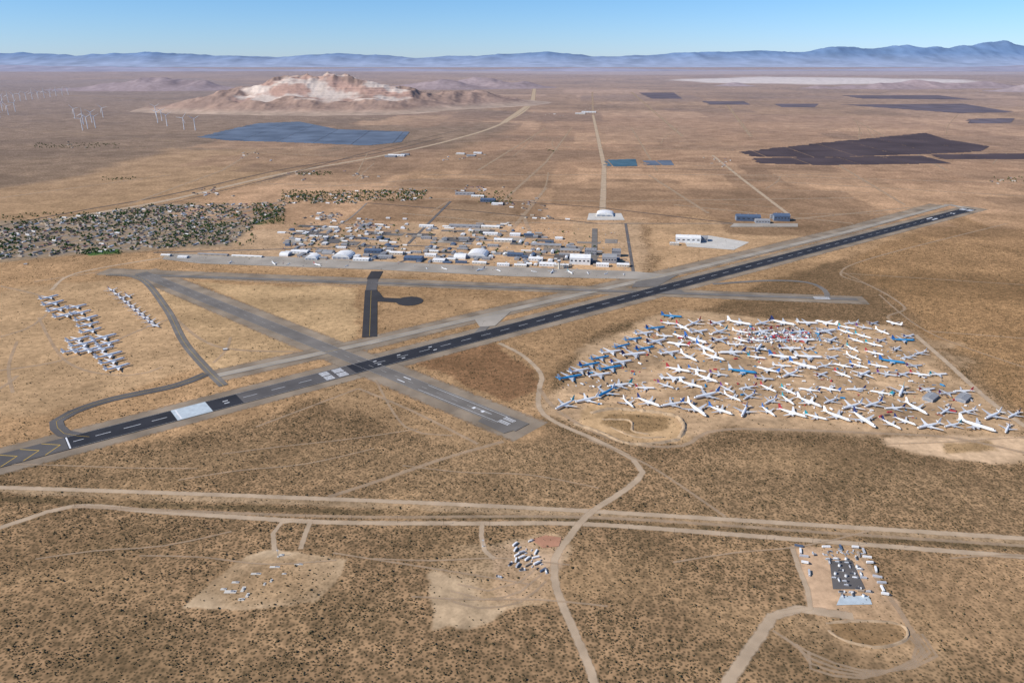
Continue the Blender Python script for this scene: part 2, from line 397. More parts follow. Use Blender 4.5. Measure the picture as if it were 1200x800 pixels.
def lmark(p,q,a,b,o0,o1,k='white_marking',dz=0):
    p=np.array(W(*p));q=np.array(W(*q));d=q-p;L=np.hypot(*d);d/=L;n=np.array((-d[1],d[0]))
    P4=[p+d*a*L+n*o0,p+d*b*L+n*o0,p+d*b*L+n*o1,p+d*a*L+n*o1]
    mk.add([(c[0],c[1],zm+dz) for c in P4],[(0,1,2,3)],k)
p,q=(165,320),(612,501)
for j in range(34):
    if not(17<=j<=20): lmark(p,q,.03+j*.0275,.03+j*.0275+.011,-.45,.45,'worn_marking',dz=.01)
for sd in(-1,1):
    for j in range(3): lmark(p,q,.968,.984,sd*(3+j*4),sd*(4.6+j*4),dz=.01)
    lmark(p,q,.785,.80,sd*8,sd*10.5,dz=.01); lmark(p,q,.02,.97,sd*19.6,sd*20.2,'worn_marking',dz=.01); lmark(p,q,.83,.97,sd*14,sd*14.8,dz=.01)
for a_ in(.92,.935): lmark(p,q,a_,a_+.004,-4,4,dz=.012)
lmark(p,q,.925,.95,2,3,dz=.011)
p,q=(160,322),(1005,351)
for j in range(40): lmark(p,q,.02+j*.0235,.03+j*.0235,-.45,.45,'worn_marking',dz=.02)
for j in range(3):
    for sd in(-1,1): lmark(p,q,.945,.965,sd*(2+j*3.4),sd*(4+j*3.4),dz=.02)
mk.obj('runway_marking')
ym=MB()
for pts in([(255,440),(432,402),(560,372),(800,318),(1000,270),(1112,240)],[(126,322),(165,327),(195,362),(215,400),(240,430),(262,452)],[(242,438),(205,452),(130,468),(85,483),(66,494),(75,508),(105,512)],[(435,341),(433,394)]):
    strip(ym,pts,.6,'yellow_marking',zm+.03,smooth=len(pts)!=6 or pts[0][0]!=255,road=False)
ym.obj('taxiway_line')
# =====================================================  ROADS AND TRACKS
zk[0]=.1
dr=MB()
def T(pts,w=7,k='dirt_track',soft=None,**kw): strip(dr,pts,w,k,z=nz(.004),soft=soft if soft is not None else w*.7,**kw)
T([(-60,569),(300,581),(680,598),(1300,637)],6)
T([(-60,631),(0,618),(85,593),(180,599),(300,607),(400,612),(560,613),(690,614),(900,629),(1300,660)],6)
T([(85,593),(400,605),(690,606),(1000,626),(1300,646)],4,'dirt_faint')
T([(705,830),(690,780),(662,715),(652,690),(650,655),(665,632),(690,602),(735,572),(753,553),(742,538),(700,516),(650,494),(632,478),(632,455),(634,438),(612,416),(585,402)],6)
T([(835,830),(862,785),(890,745),(905,722),(935,713),(960,716),(1000,722)],8)
T([(322,645),(320,625),(330,612),(355,609)],4); T([(352,643),(358,625),(364,610)],4)
T([(565,612),(564,628),(568,645),(580,655)],4)
T([(915,718),(950,712),(946,690),(936,665),(928,640)],4)
T([(1000,640),(1020,665),(1035,690),(1052,712),(1068,738),(1085,770)],4,'dirt_faint')
for k_ in range(4): T([(905+k_*14,738+k_*8),(950,765+k_*6),(1010,785+k_*3),(1070,782-k_*3),(1098-k_*8,768-k_*4),(1080-k_*6,742)],2.2,'dirt_faint')
for k_ in range(3): T([(520+k_*8,700-k_*8),(560+k_*6,712-k_*10),(610,705-k_*12),(640-k_*5,680-k_*8)],2,'dirt_faint')
T([(385,582),(450,561),(520,537),(590,517)],5,'dirt_faint'); T([(690,515),(760,545),(850,605)],3,'dirt_faint')
T([(420,455),(480,480),(560,520)],4,'dirt_faint'); T([(300,500),(420,455)],3,'dirt_faint')
T([(632,455),(650,478),(690,503),(740,520),(800,522),(850,503),(1040,508),(1130,515),(1260,545)],5,'dirt_faint')
T([(1072,392),(1110,425),(1160,470),(1210,505)],7); T([(1072,392),(1040,372),(1060,360),(1020,335),(985,320),(1030,300),(1180,262)],4,'dirt_faint')
T([(1090,388),(1220,398)],3,'dirt_faint');T([(985,320),(1220,335)],3,'dirt_faint');T([(985,318),(1040,345),(1062,362)],3,'dirt_faint')
T([(1030,345),(1090,390),(1230,440)],3,'dirt_faint')
T([(-50,440),(60,425),(120,405),(180,380),(205,372)],5,'dirt_faint'); T([(0,335),(60,352),(40,380),(0,395)],5,'dirt_faint')
T([(175,335),(205,372),(240,400),(280,410),(350,412)],5,'dirt_faint'); T([(40,330),(120,318)],6,'dirt_faint')
T([(45,372),(80,425),(150,440),(190,430)],4,'dirt_faint'); T([(20,400),(10,430),(15,460)],4,'dirt_faint')
T([(270,395),(265,410),(250,425)],4,'dirt_faint')
T([(20,440),(0,455),(-60,475)],5,'dirt_faint');T([(60,340),(90,320),(190,302)],6)
T([(200,325),(420,336)],4,'dirt_faint'); T([(440,445),(475,500),(530,510)],3,'dirt_faint')
T([(-80,292),(0,272),(100,252),(200,234),(330,204),(440,184),(530,164),(590,144),(622,122),(626,100)],24,'dirt_track',12)
T([(-80,284),(0,265),(100,246),(200,228),(330,199),(440,180),(520,161)],12,'dark_track',5)
T([(-80,296),(0,276),(100,256),(200,238),(330,207),(440,187)],7,'dark_track',3)
T([(590,144),(624,120),(627,99)],40,'dirt_track',30,smooth=False)
T([(706,252),(708,195),(695,135)],16,'dirt_track',12,smooth=False); T([(695,135),(694,108)],16,'dirt_faint',12,smooth=False)
T([(835,182),(870,210),(925,252)],10,'dirt_track',8,smooth=False)
for l in([(440,232),(700,236),(1000,232)],[(500,205),(840,205),(1200,215)],[(620,150),(1000,152)],[(640,172),(860,176)],[(800,140),(1200,148)],[(590,235),(640,190),(670,150)],[(960,180),(1060,240)],[(760,205),(830,250)],
    [(700,118),(980,120)],[(690,104),(1200,108)],[(0,190),(180,172),(420,185)],[(0,150),(260,170)],[(560,260),(700,262)],[(612,250),(640,318)],[(0,108),(240,120)],[(860,210),(1200,230)],[(900,260),(1120,238)],[(470,250),(600,262)],[(790,240),(1000,262)],[(640,220),(560,318)],[(800,205),(980,205)],[(1000,140),(1110,200)],[(300,215),(560,222)],
    [(540,160),(700,162)],[(700,190),(860,196)],[(740,150),(770,200)],[(560,200),(640,150)],[(850,120),(880,160)],[(740,108),(800,160)],[(340,222),(500,210),(620,212)],[(0,232),(200,205)],[(150,240),(260,200),(300,176)]):
    T(l,9 if min(p[1] for p in l)>130 else 18,'dirt_faint',8 if min(p[1] for p in l)>130 else 16,smooth=False)
for l in([(600,236),(700,243),(860,262)],[(430,238),(560,248),(700,262)],[(540,152),(440,176),(300,214)],[(709,196),(860,200)]):
    T(l,8,'dark_track',4,smooth=False)
rt=random.Random(5)
for _ in range(26):   # faint vehicle tracks
    u,v=rt.uniform(350,1200),rt.uniform(125,255); d=rt.choice([(rt.uniform(60,160),rt.uniform(-2,5)),(rt.uniform(-25,25),rt.uniform(-30,-12))])
    T([(u,v),(u+d[0]*.5+rt.uniform(-4,4),v+d[1]*.5),(u+d[0],max(110,v+d[1]))],4,'dirt_faint',5)
for _ in range(12):
    u,v=rt.uniform(0,1150),rt.uniform(520,740); a=rt.uniform(-40,40)
    T([(u,v),(u+70,v+a*.3),(u+150,v+a*.5+rt.uniform(-8,8)),(u+230,v+a)],1.6,'dirt_faint',1.6)
dr.obj('dirt_road')
rd_=MB()
strip(rd_,[(490,300),(455,312)],10,'road_asphalt',.62,smooth=False)
strip(rd_,[(478,286),(502,262),(528,236)],12,'road_asphalt',.63,smooth=False)
strip(rd_,[(733,262),(742,318)],11,'road_asphalt',.62,smooth=False)
strip(rd_,[(180,296),(330,292),(480,288),(600,297),(735,304)],10,'road_asphalt',.6)
strip(rd_,[(400,262),(520,280)],8,'town_street',.59,smooth=False)
strip(rd_,[(340,282),(400,262),(430,238)],8,'town_street',.58)
strip(rd_,[(700,262),(880,262)],9,'town_street',.57,smooth=False)
rd_.obj('road')
pp=MB()
patch(pp,[(800,279),(830,276),(878,284),(860,293),(805,289)],'pale_concrete',.66)
patch(pp,[(690,250),(728,250),(732,258),(688,258)],'pale_concrete',.66)
patch(pp,[(860,262),(935,262),(935,266),(855,266)],'apron_concrete',.66)
for k in range(46):
    u,v=random.uniform(340,730),random.uniform(262,302)
    if v<262+(u-500)*.08: continue
    x,y=W(u,v); w,d=random.uniform(20,60),random.uniform(15,45); a=ang(400,305,300,11.5); c,s=math.cos(a),math.sin(a)
    patch(pp,[(x+i*w*c-j*d*s,y+i*w*s+j*d*c) for i,j in((-1,-1),(1,-1),(1,1),(-1,1))],random.choice(['grey_asphalt','old_asphalt','road_asphalt','apron_concrete','town_street']),.67+k*.0015,px=False)
pp.obj('parking_apron')
bm=MB()
berm(bm,[(692,484),(716,479),(760,482),(792,488),(802,500),(796,513)],11,4)
berm(bm,[(672,496),(700,505),(735,519),(770,519),(797,514)],10,3)
berm(bm,[(705,491),(738,493),(742,505),(760,508)],6,2.5); berm(bm,[(715,500),(745,512),(780,512)],5,2)
berm(bm,[(968,730),(1010,727),(1056,732),(1062,748),(1030,758),(990,750),(970,738)],5,2)
bm.obj('earth_berm')
# streets in town
ta=ang(0,268,100,-22); tc,ts=math.cos(ta),math.sin(ta); ox,oy=W(60,275)
TOWN=WL([(-160,290),(0,264),(60,257),(180,241),(300,238),(335,234),(335,250),(300,263),(270,286),(180,291),(100,297),(0,305),(-160,330)])
TOWN2=WL([(332,227),(500,221),(505,233),(420,239),(335,239)])
st=MB()
def town_pt(a,b): return (ox+a*tc-b*ts,oy+a*ts+b*tc)
for ax in(0,1):
    for k in range(-40,40):
        run=None
        for j in range(-150,150):
            p=town_pt(k*95,j*20) if ax else town_pt(j*20,k*62)
            ok=inpoly(*p,TOWN)
            if ok and run is None: run=p
            if not ok and run is not None: strip(st,[run,last],9,'town_street',.3+.01*ax,px=False,smooth=False,road=False); run=None
            last=p
st.obj('town_street')
# =====================================================  SCRUB
nb=380000
r=np.sqrt(rng.uniform(640**2,3300**2,nb)); 
a=np.radians(rng.uniform(-41,41,nb)); bx,by=r*np.sin(a),r*np.cos(a)
_,bs=ground_eval(bx,by)
clump=fbm(bx/30,by/30,77,3)
keep=rng.random(nb)<bs*np.clip((clump-.2)*2.2,0.2,1)*np.where(r<1900,1.0,.5)
bx,by=bx[keep],by[keep]
for c,w in ROADS:
    c=np.array(c); 
    if c[:,1].min()>3400: continue
    m=(bx>c[:,0].min()-w-3)&(bx<c[:,0].max()+w+3)&(by>c[:,1].min()-w-3)&(by<c[:,1].max()+w+3)
    idx=np.nonzero(m)[0]
    if len(idx)==0: continue
    d=np.full(len(idx),1e9)
    for i in range(len(c)-1):
        A0,B0=c[i],c[i+1];e=B0-A0;l2=e@e+1e-9
        t=np.clip(((bx[idx]-A0[0])*e[0]+(by[idx]-A0[1])*e[1])/l2,0,1)
        d=np.minimum(d,np.hypot(bx[idx]-A0[0]-t*e[0],by[idx]-A0[1]-t*e[1]))
    kill=idx[d<w+1]; kk=np.ones(len(bx),bool); kk[kill]=False; bx,by=bx[kk],by[kk]
n=len(bx); rad=rng.uniform(.6,1.35,n)*(1+.7*(rng.random(n)<.06)); hh=rad*rng.uniform(.8,1.3,n)
vs=np.zeros((n,7,3)); ph=rng.uniform(0,6.28,n)
for j in range(5):
    q=ph+j*1.2566; rj=rad*rng.uniform(.65,1.2,n)
    vs[:,j,0]=bx+rj*np.cos(q); vs[:,j,1]=by+rj*np.sin(q); vs[:,j,2]=hh*rng.uniform(.3,.75,n)
vs[:,5]=np.stack([bx+rad*rng.uniform(-.3,.3,n),by+rad*rng.uniform(-.3,.3,n),hh],1); vs[:,6]=np.stack([bx,by,np.zeros(n)-.05],1)
fb=[]
for j in range(5):
    fb+=[(j,(j+1)%5,5),((j+1)%5,j,6)]
ff=(np.arange(n)[:,None,None]*7+np.array(fb)[None]).reshape(-1,3)
me=npmesh('scrub',vs.reshape(-1,3),ff); mm('scrub_foliage',(.12,.095,.05),1,.45,.08,spec=.05); me.materials.append(M['scrub_foliage']); put('desert_scrub',me)
# =====================================================  HILLS
def hills(name,x0,x1,y0,y1,nx,ny,hf,cf):
    X,Y=np.meshgrid(np.linspace(x0,x1,nx),np.linspace(y0,y1,ny)); X=X.ravel();Y=Y.ravel()
    Zz=hf(X,Y); i=(np.arange(ny-1)[:,None]*nx+np.arange(nx-1)[None,:]).ravel()
    me=npmesh(name,np.stack([X,Y,Zz],1),np.stack([i,i+1,i+nx+1,i+nx],1))
    setcol(me,cf(X,Y,Zz)); return put(name,me),me
hm=attrmat('hill_rock',False,((.002,.12),(.01,.15)))
fm=attrmat('hazed_mountain_rock',False,((.0003,.05),(.0012,.06)))
GM=[(392,88,11200,620,700),(345,93,11000,620,650),(305,101,10800,560,560),(435,94,11100,560,620),(475,100,11200,560,600),(262,112,10500,600,480),(520,105,11800,700,700),(565,109,12000,600,600),(430,113,10200,520,420),(365,114,10100,700,420),(225,118,10400,600,350),(300,118,10000,500,300)]
def hmine(X,Y):
    h=np.zeros_like(X)
    for u,vt,y,wx,wy in GM:
        g=ZT(vt,y)*np.exp(-(np.abs((X-XY(u,y))/wx)**1.8)-(np.abs((Y-y)/wy)**1.8)); h=(h**3.2+g**3.2)**(1/3.2)
    rg=ridge(X/560+.3,Y/700,5,6)
    m=minemask(X,Y)
    h=h*(1.0+(rg-.60)*(1.0-.65*m))
    st=28.; q=h/st+.6*fbm(X/400,Y/400,66); ter=(np.floor(q)+np.clip((q-np.floor(q))*2.2-1.2,0,1)-.3)*st
    h=h*(1-m)+m*(ter*.75+h*.25)
    return h-8
def minemask(X,Y):
    m=0
    for u,y,wx,wy in((330,10700,600,460),(395,10700,600,380),(450,10800,480,360),(395,11150,420,300),(300,10350,450,240),(380,10200,400,190),(430,10250,350,200)):
        m=np.maximum(m,np.exp(-((X-XY(u,y))/wx)**2-((Y-y)/wy)**2))
    return sst((m-.42+.7*(fbm(X/280,Y/280,8,5)-.5))*4)
def cmine(X,Y,Zz):
    c0=np.array((.31,.195,.125)); c1=np.array((.72,.59,.47)); c2=np.array((.52,.31,.21)); cb=np.array((.43,.31,.21))
    n=fbm(X/240,Y/180,14,5)[:,None]; m=minemask(X,Y)[:,None]
    t=sst((n-.38)*5); pale=c2*(1-t)+c1*t
    band=(.72+.42*vn(X/2000,Zz/14,5))[:,None]
    foot=sst(1-Zz/60)[:,None]; nat=c0*(1-foot)+cb*foot
    c=nat*(.65+.7*n)*(1-m)+pale*band*m
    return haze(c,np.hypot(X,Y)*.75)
o,me=hills('mine_hill',XY(170,10500),XY(660,11500),9300,13200,400,210,hmine,cmine); me.materials.append(hm)
def far_hills(name,G,colr,y0,y1,x0,x1,sc,seed,base=-8,mate=None,nx=260,ny=60,rr_=.6):
    def hf(X,Y):
        h=np.zeros_like(X)
        for u,vt,y,wx,wy in G:
            g=ZT(vt,y)*np.exp(-((X-XY(u,y))/wx)**2-((Y-y)/wy)**2); h=(h**3+g**3)**(1/3)
        return h*(1-rr_/2+rr_*(ridge(X/sc,Y/sc,seed,5)-.2))+base
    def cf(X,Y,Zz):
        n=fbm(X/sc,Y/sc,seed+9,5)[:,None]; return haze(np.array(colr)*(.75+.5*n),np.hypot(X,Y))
    o,me=hills(name,x0,x1,y0,y1,nx,ny,hf,cf); me.materials.append(mate or hm)
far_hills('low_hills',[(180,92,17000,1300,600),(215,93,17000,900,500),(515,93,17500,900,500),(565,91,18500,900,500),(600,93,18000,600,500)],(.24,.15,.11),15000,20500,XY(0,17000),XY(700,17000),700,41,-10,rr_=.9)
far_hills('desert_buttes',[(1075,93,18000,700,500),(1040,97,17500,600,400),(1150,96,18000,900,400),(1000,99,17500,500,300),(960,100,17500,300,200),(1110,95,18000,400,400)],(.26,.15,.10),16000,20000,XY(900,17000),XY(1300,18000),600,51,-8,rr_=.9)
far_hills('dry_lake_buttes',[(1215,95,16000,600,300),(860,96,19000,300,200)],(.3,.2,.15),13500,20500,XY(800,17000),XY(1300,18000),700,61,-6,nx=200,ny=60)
PU=[-400,-200,0,100,200,260,330,400,480,560,640,690,760,820,870,920,960,1000,1050,1090,1130,1160,1200,1300,1500]
PV=[60,61,61,64,61,65,66,63,66,65,60,65,64,60,60,57,55,57,53,55,51,49,57,60,62]
YM=60000
def hfar(X,Y):
    u=X*1.053/YM*F+600; pv_=np.interp(u,PU,PV); z=ZT(pv_,YM)
    cr=np.exp(-((Y-YM)/3600.)**2); g=ridge(X/3600,Y/3600,71,6)
    ft=np.exp(-((Y-55000)/2500.)**2)*380*fbm(X/3000,Y/3000,75,5)
    return np.maximum(z*cr*(.75+.5*(g-.25)),ft)-25
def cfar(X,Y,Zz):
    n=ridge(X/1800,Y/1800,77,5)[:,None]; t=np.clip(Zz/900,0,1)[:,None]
    b=np.array((.15,.235,.38)); lo=np.array((.32,.37,.48))  # blue, paler at the foot: distance haze put into the colour
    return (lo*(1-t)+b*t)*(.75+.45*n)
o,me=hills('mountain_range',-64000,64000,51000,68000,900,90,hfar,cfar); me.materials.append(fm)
def hfar2(X,Y):
    cr=np.exp(-((Y-40000)/2200.)**2); u=X*1.053/40000*F+600
    z=np.interp(u,[-300,0,150,330,420,560,700,820,950,1080,1200,1500],[260,260,180,40,120,40,150,30,40,150,260,260])
    return z*cr*(.6+.8*(ridge(X/2500,Y/2500,91,6)-.2))-20
def cfar2(X,Y,Zz):
    n=ridge(X/1500,Y/1500,97,5)[:,None]; return np.array((.31,.31,.39))*(.8+.4*n)+0*X[:,None]  # grey-mauve distance haze built into the foothill colour
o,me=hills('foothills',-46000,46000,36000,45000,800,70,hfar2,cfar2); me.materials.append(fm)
# =====================================================  SOLAR FARMS
mm('solar_panel_blue',(.14,.17,.215),.5,.35,.004,spec=.3)
mm('solar_panel_teal',(.08,.15,.19),.4,.3,.01,spec=.3)
mm('solar_panel_dark',(.09,.065,.062),.6,.3,.003,spec=.2)
mm('solar_panel_far',(.15,.125,.14),.7,.25,.003,spec=.2)  # paler than the dark panels: distance haze put into the colour
mm('panel_frame',(.25,.25,.25),.5,.1,.1)
def solar(poly,k,pitch=22,wd=14,rot=0.0,skip=16,gap=9):
    P_=WL(poly); mb=MB(); c,s=math.cos(rot),math.sin(rot)
    Q=[(x*c+y*s,-x*s+y*c) for x,y in P_]; ys=[q[1] for q in Q]; y=min(ys)+pitch/2
    k_=0
    while y<max(ys):
        xs=[]
        for i in range(len(Q)):
            a,b=Q[i],Q[(i+1)%len(Q)]
            if (a[1]>y)!=(b[1]>y): xs.append(a[0]+(y-a[1])*(b[0]-a[0])/(b[1]-a[1]))
        xs.sort(); k_+=1
        if k_%skip!=0:
            for i in range(0,len(xs)-1,2):
                x=xs[i]+random.uniform(0,60)
                while x<xs[i+1]:
                    x2=min((math.floor(x/330)+1)*330-gap,xs[i+1])
                    if random.random()<.985 and x2-x>10:
                        v=[(x,y,.8),(x2,y,.8),(x2,y+wd,3.6),(x,y+wd,3.6)]
                        mb.add([(a*c-b*s,a*s+b*c,z) for a,b,z in v],[(0,1,2,3)],k)
                        v=[(x,y+wd,3.5),(x2,y+wd,3.5),(x2,y+wd,0),(x,y+wd,0)]
                        mb.add([(a*c-b*s,a*s+b*c,z) for a,b,z in v],[(0,1,2,3)],'panel_frame')
                    x=max(x+1,(math.floor(x/330)+1)*330)
        y+=pitch
    mb.obj('solar_farm')
solar([(230,161),(262,153),(300,145),(350,143),(395,152),(480,155),(470,167),(430,171),(330,167),(262,165)],'solar_panel_blue',24,19,.05,37,5)
solar([(704,188),(745,187),(747,195),(708,196)],'solar_panel_teal',18,12)
solar([(752,189),(786,188),(790,194),(754,194)],'solar_panel_blue',18,12)
solar([(862,179),(960,168),(1085,156),(1110,164),(1160,172),(1150,178),(1085,181),(960,185),(880,184)],'solar_panel_dark',25,20,-.03)
solar([(880,186),(1080,183),(1115,192),(960,194),(884,192)],'solar_panel_dark',25,20,0)
solar([(1090,182),(1230,180),(1235,187),(1100,187)],'solar_panel_dark',25,20,0)
for pl in([(748,109),(790,109),(800,116),(762,116)],[(985,112),(1100,112),(1140,117),(1010,116)],[(985,123),(1130,122),(1190,132),(1120,133)],[(1130,140),(1190,139),(1185,145),(1135,145)],[(905,122),(960,122),(955,126),(915,126)],[(820,119),(872,119),(880,123),(830,123)]):
    solar(pl,'solar_panel_far',52,34)
# =====================================================  BUILDINGS
for k,c in dict(white_metal=(.76,.76,.74),cream_wall=(.62,.55,.44),tan_wall=(.42,.33,.24),grey_wall=(.34,.34,.35),blue_metal=(.09,.13,.20),dark_metal=(.07,.075,.09),brown_roof=(.17,.12,.09),grey_roof=(.30,.30,.30),white_roof=(.8,.79,.76),red_roof=(.28,.12,.08)).items():
    mm(k,c,.6,.12,.08)
mm('window_glass',(.04,.05,.07),.15,.1,.5,spec=.6); mm('door_paint',(.25,.28,.32),.6,.1,.3); mm('steel',(.4,.4,.4),.5,.1,.2)
def gable(wall,roof,L=20,D=10,h=3.2,rh=1.8,win=True,bigdoor=False,eave=.5):
    b=MB(); x,y=L/2,D/2
    b.add([(-x,-y,0),(x,-y,0),(x,y,0),(-x,y,0),(-x,-y,h),(x,-y,h),(x,y,h),(-x,y,h),(-x,0,h+rh),(x,0,h+rh)],
          [(0,1,5,4),(2,3,7,6),(1,2,6,9,5),(3,0,4,8,7)],wall)
    X,Y=x+eave,y+eave; e=eave*rh/y; t=.12
    b.add([(-X,-Y,h-e+t),(X,-Y,h-e+t),(X,0,h+rh+t),(-X,0,h+rh+t),(X,Y,h-e+t),(-X,Y,h-e+t)],[(0,1,2,3),(3,2,4,5)],roof)
    if bigdoor:
        for s in(-1,1): b.box(s*(x+.06),0,0,.12,D*.7,h*.85,'door_paint')
        for i in range(5): b.box(-x+L*(i+.5)/5,-y-.06,h*.5,L*.1,.12,h*.22,'window_glass')
        for i in range(3): b.box(-x+L*(i+.5)/3,0,h+rh,1.6,1.6,.9,'steel')
    else:
        for i in range(3):
            for s in(-1,1): b.box(-x+L*(i+.7)/3.4,s*(y+.05),1,L*.09,.1,1.2,'window_glass')
        b.box(x*.15,-y-.06,0,1.1,.12,2.1,'door_paint'); b.box(x*.5,D*.2,h,.8,.8,rh+.6,wall)
    return b
def arch(wall,roof,L=40,D=44,h=5,rh=8):
    b=MB(); n=10; pr=[]
    for i in range(n+1):
        a=math.pi*i/n; pr.append((-D/2*math.cos(a),h+rh*math.sin(a)))
    pr=[(-D/2,0)]+pr+[(D/2,0)]; m=len(pr)
    vs=[(-L/2,y,z) for y,z in pr]+[(L/2,y,z) for y,z in pr]
    b.add(vs,[(i,i+1,m+i+1,m+i) for i in range(m-1)],roof)
    b.add(vs,[tuple(range(m)),tuple(range(2*m-1,m-1,-1))],wall)
    for s in(-1,1):
        for j in range(6): b.box(s*(L/2+.15),-D*.38+D*.152*j,0,.3,D*.14,h*1.25,'door_paint' if j%2 else 'steel')
    return b
def flat(wall,roof,L=30,D=20,h=8,fl=2):
    b=MB(); b.box(0,0,0,L,D,h,wall,roof)
    for s in(-1,1):
        b.box(0,s*(D/2-.15),h+.003,L,.3,.7,wall); b.box(s*(L/2-.15),0,h+.003,.3,D-.62,.7,wall)
    for f in range(fl):
        z=h*(f+.35)/fl
        for i in range(7):
            for s in(-1,1): b.box(-L/2+L*(i+.5)/7,s*(D/2+.05),z,L*.09,.1,h*.32/fl,'window_glass')
        for i in range(4):
            for s in(-1,1): b.box(s*(L/2+.05),-D/2+D*(i+.5)/4,z,.1,D*.14,h*.32/fl,'window_glass')
    b.box(0,-D/2-.12,0,2.4,.24,2.5,'door_paint')
    for i in range(3): b.box(-L*.3+i*L*.27,D*.12*(i-1),h+.01,2.6,2,1.5,'steel')
    return b
G=[gable(w,r_,60,30,8,3,bigdoor=True).mesh('warehouse') for w,r_ in(('white_metal','white_roof'),('cream_wall','white_roof'),('tan_wall','grey_roof'),('blue_metal','blue_metal'),('grey_wall','grey_roof'))]
AR=[arch(w,r_).mesh('hangar') for w,r_ in(('white_metal','white_roof'),('cream_wall','grey_roof'),('dark_metal','blue_metal'))]
FL=[flat(w,r_).mesh('office') for w,r_ in(('cream_wall','white_roof'),('grey_wall','grey_roof'),('tan_wall','tan_wall'),('white_metal','white_roof'))]
HS=[gable(w,r_,L=l,D=d).mesh('house') for w,r_,l,d in(('cream_wall','brown_roof',18,10),('tan_wall','grey_roof',16,9),('white_metal','white_roof',20,6),('grey_wall','red_roof',15,11),('cream_wall','tan_wall',17,10),('tan_wall','brown_roof',20,9),('cream_wall','grey_roof',17,10))]
fa=ang(400,305,300,11.5)
PL=[]
def B(u,v,kind,i,sx=1,sy=1,sz=1,da=0,xy=None,name=None,force=False):
    x,y=xy or W(u,v); lib={'w':G,'h':AR,'f':FL}[kind]; nm=name or {'w':'warehouse','h':'hangar','f':'office_building'}[kind]
    if force and v>280: sx*=1.18;sy*=1.1;sz*=1.2
    base={'w':(60,30),'h':(40,44),'f':(30,20)}[kind]; rad_=.5*max(base[0]*sx,base[1]*sy)
    if not force and any(math.hypot(x-a,y-b)<(rad_+c)*.8 for a,b,c in PL): return
    PL.append((x,y,rad_)); put(nm,lib[i],(x,y,0),fa+da,(sx,sy,sz))
for t in [(195,300,'w',1,.5,.5,.6),(215,302,'w',0,.5,.6,.6),(250,299,'w',2,1.6,.5,.5),(290,301,'w',1,1.6,.5,.5),(335,299,'h',0,.7,.8,.8),(352,296,'w',0,.9,1,.8),(367,303,'h',0,.9,.9,.9,1.57),(385,297,'h',1,.8,.8,.8),(403,301,'h',0,1.4,1.3,1.1,1.57),(424,305,'w',0,.8,.8,.8),(438,296,'w',3,.9,.9,1.2),(452,302,'w',4,.7,.8,.8),(465,298,'w',1,.7,.7,.9),(485,304,'w',3,.9,1.2,1),(505,300,'w',0,.6,.7,.8),
    (515,306,'w',0,.6,1,.8),(540,302,'h',0,.9,.9,1),(560,300,'h',0,1.5,1.4,1.3,1.57),(562,309,'w',1,.7,.6,.7),(590,311,'w',0,.6,.6,.7),(604,300,'w',3,.8,.8,1),(610,312,'w',1,.6,.6,.7),(628,305,'w',0,.7,.8,1),(642,311,'w',0,.8,.9,.9),(658,313,'f',0,1.4,1,1),(680,308,'w',0,1,1.6,2.4),(668,296,'w',2,1,.8,1.2),(692,298,'f',1,1.2,1.2,2),(714,307,'w',4,.7,1.2,2.2),(722,300,'f',1,.9,1.2,2.4),(706,312,'w',0,.6,.6,1),(730,312,'w',1,.6,.7,.9),
    (709,252,'h',0,1.9,1.7,1.3,1.57),(876,258,'w',3,1.7,1.6,2.4),(893,261,'w',4,1,1.2,1.6),(915,258,'w',3,1.1,1.6,2.8),(906,256,'f',1,.9,1.0,2.0),(806,283,'w',0,1.3,1.5,2.0),(820,282,'w',4,.8,1.0,1.6),(790,287,'f',0,1,.8,.9),
    (545,228,'w',4,1.6,1.2,1.2),(572,236,'w',3,1.2,1.4,1.5),(560,231,'w',1,1.1,1,1),(583,240,'w',0,.9,.9,1),(540,181,'w',1,1,1.4,1),(552,183,'w',4,1,1.4,1),(560,180,'w',0,1,1.2,1),(465,183,'w',0,2,1.4,1.2),(475,182,'f',1,2,1.4,1.4),(458,184,'w',4,1.3,1.4,1.2),(690,132,'w',0,3,2.4,1.4),(680,134,'w',1,2,2.4,1.4),
    (545,266,'w',4,2.2,1.2,1),(575,267,'w',1,1.3,1,1),(500,266,'w',0,1.0,.8,1),(590,283,'w',1,1,1,1),(575,275,'w',0,1,.9,1),(640,289,'w',2,1.6,1,1),(604,276,'w',0,.7,1.2,1),(655,280,'w',0,.5,.8,.8)]:
    B(*t,force=True)
INDS=[WL([(330,270),(440,258),(470,285),(440,308),(330,300)]),WL([(500,262),(600,262),(680,290),(735,298),(735,314),(640,312),(470,306)])]
for k in range(420):
    po=INDS[0] if random.random()<.4 else INDS[1]; u,v=(random.uniform(320,470),random.uniform(260,306)) if po is INDS[0] else (random.uniform(470,740),random.uniform(262,314))
    x,y=W(u,v)
    if inpoly(x,y,po): 
        kd=random.choice('wwwf'); B(0,0,kd,random.choice([0,1,2,3,4,4] if kd=='w' else [0,1,1,2,3]),random.uniform(.25,.7),random.uniform(.3,.7),random.uniform(.4,.9),random.choice([0,1.5708]),xy=(x,y))
for k in range(60):
    u,v=random.uniform(340,480),random.uniform(255,300); B(u,v,random.choice('wf'),random.choice([0,1,2]),.3,.4,.5,random.choice([0,1.57]))
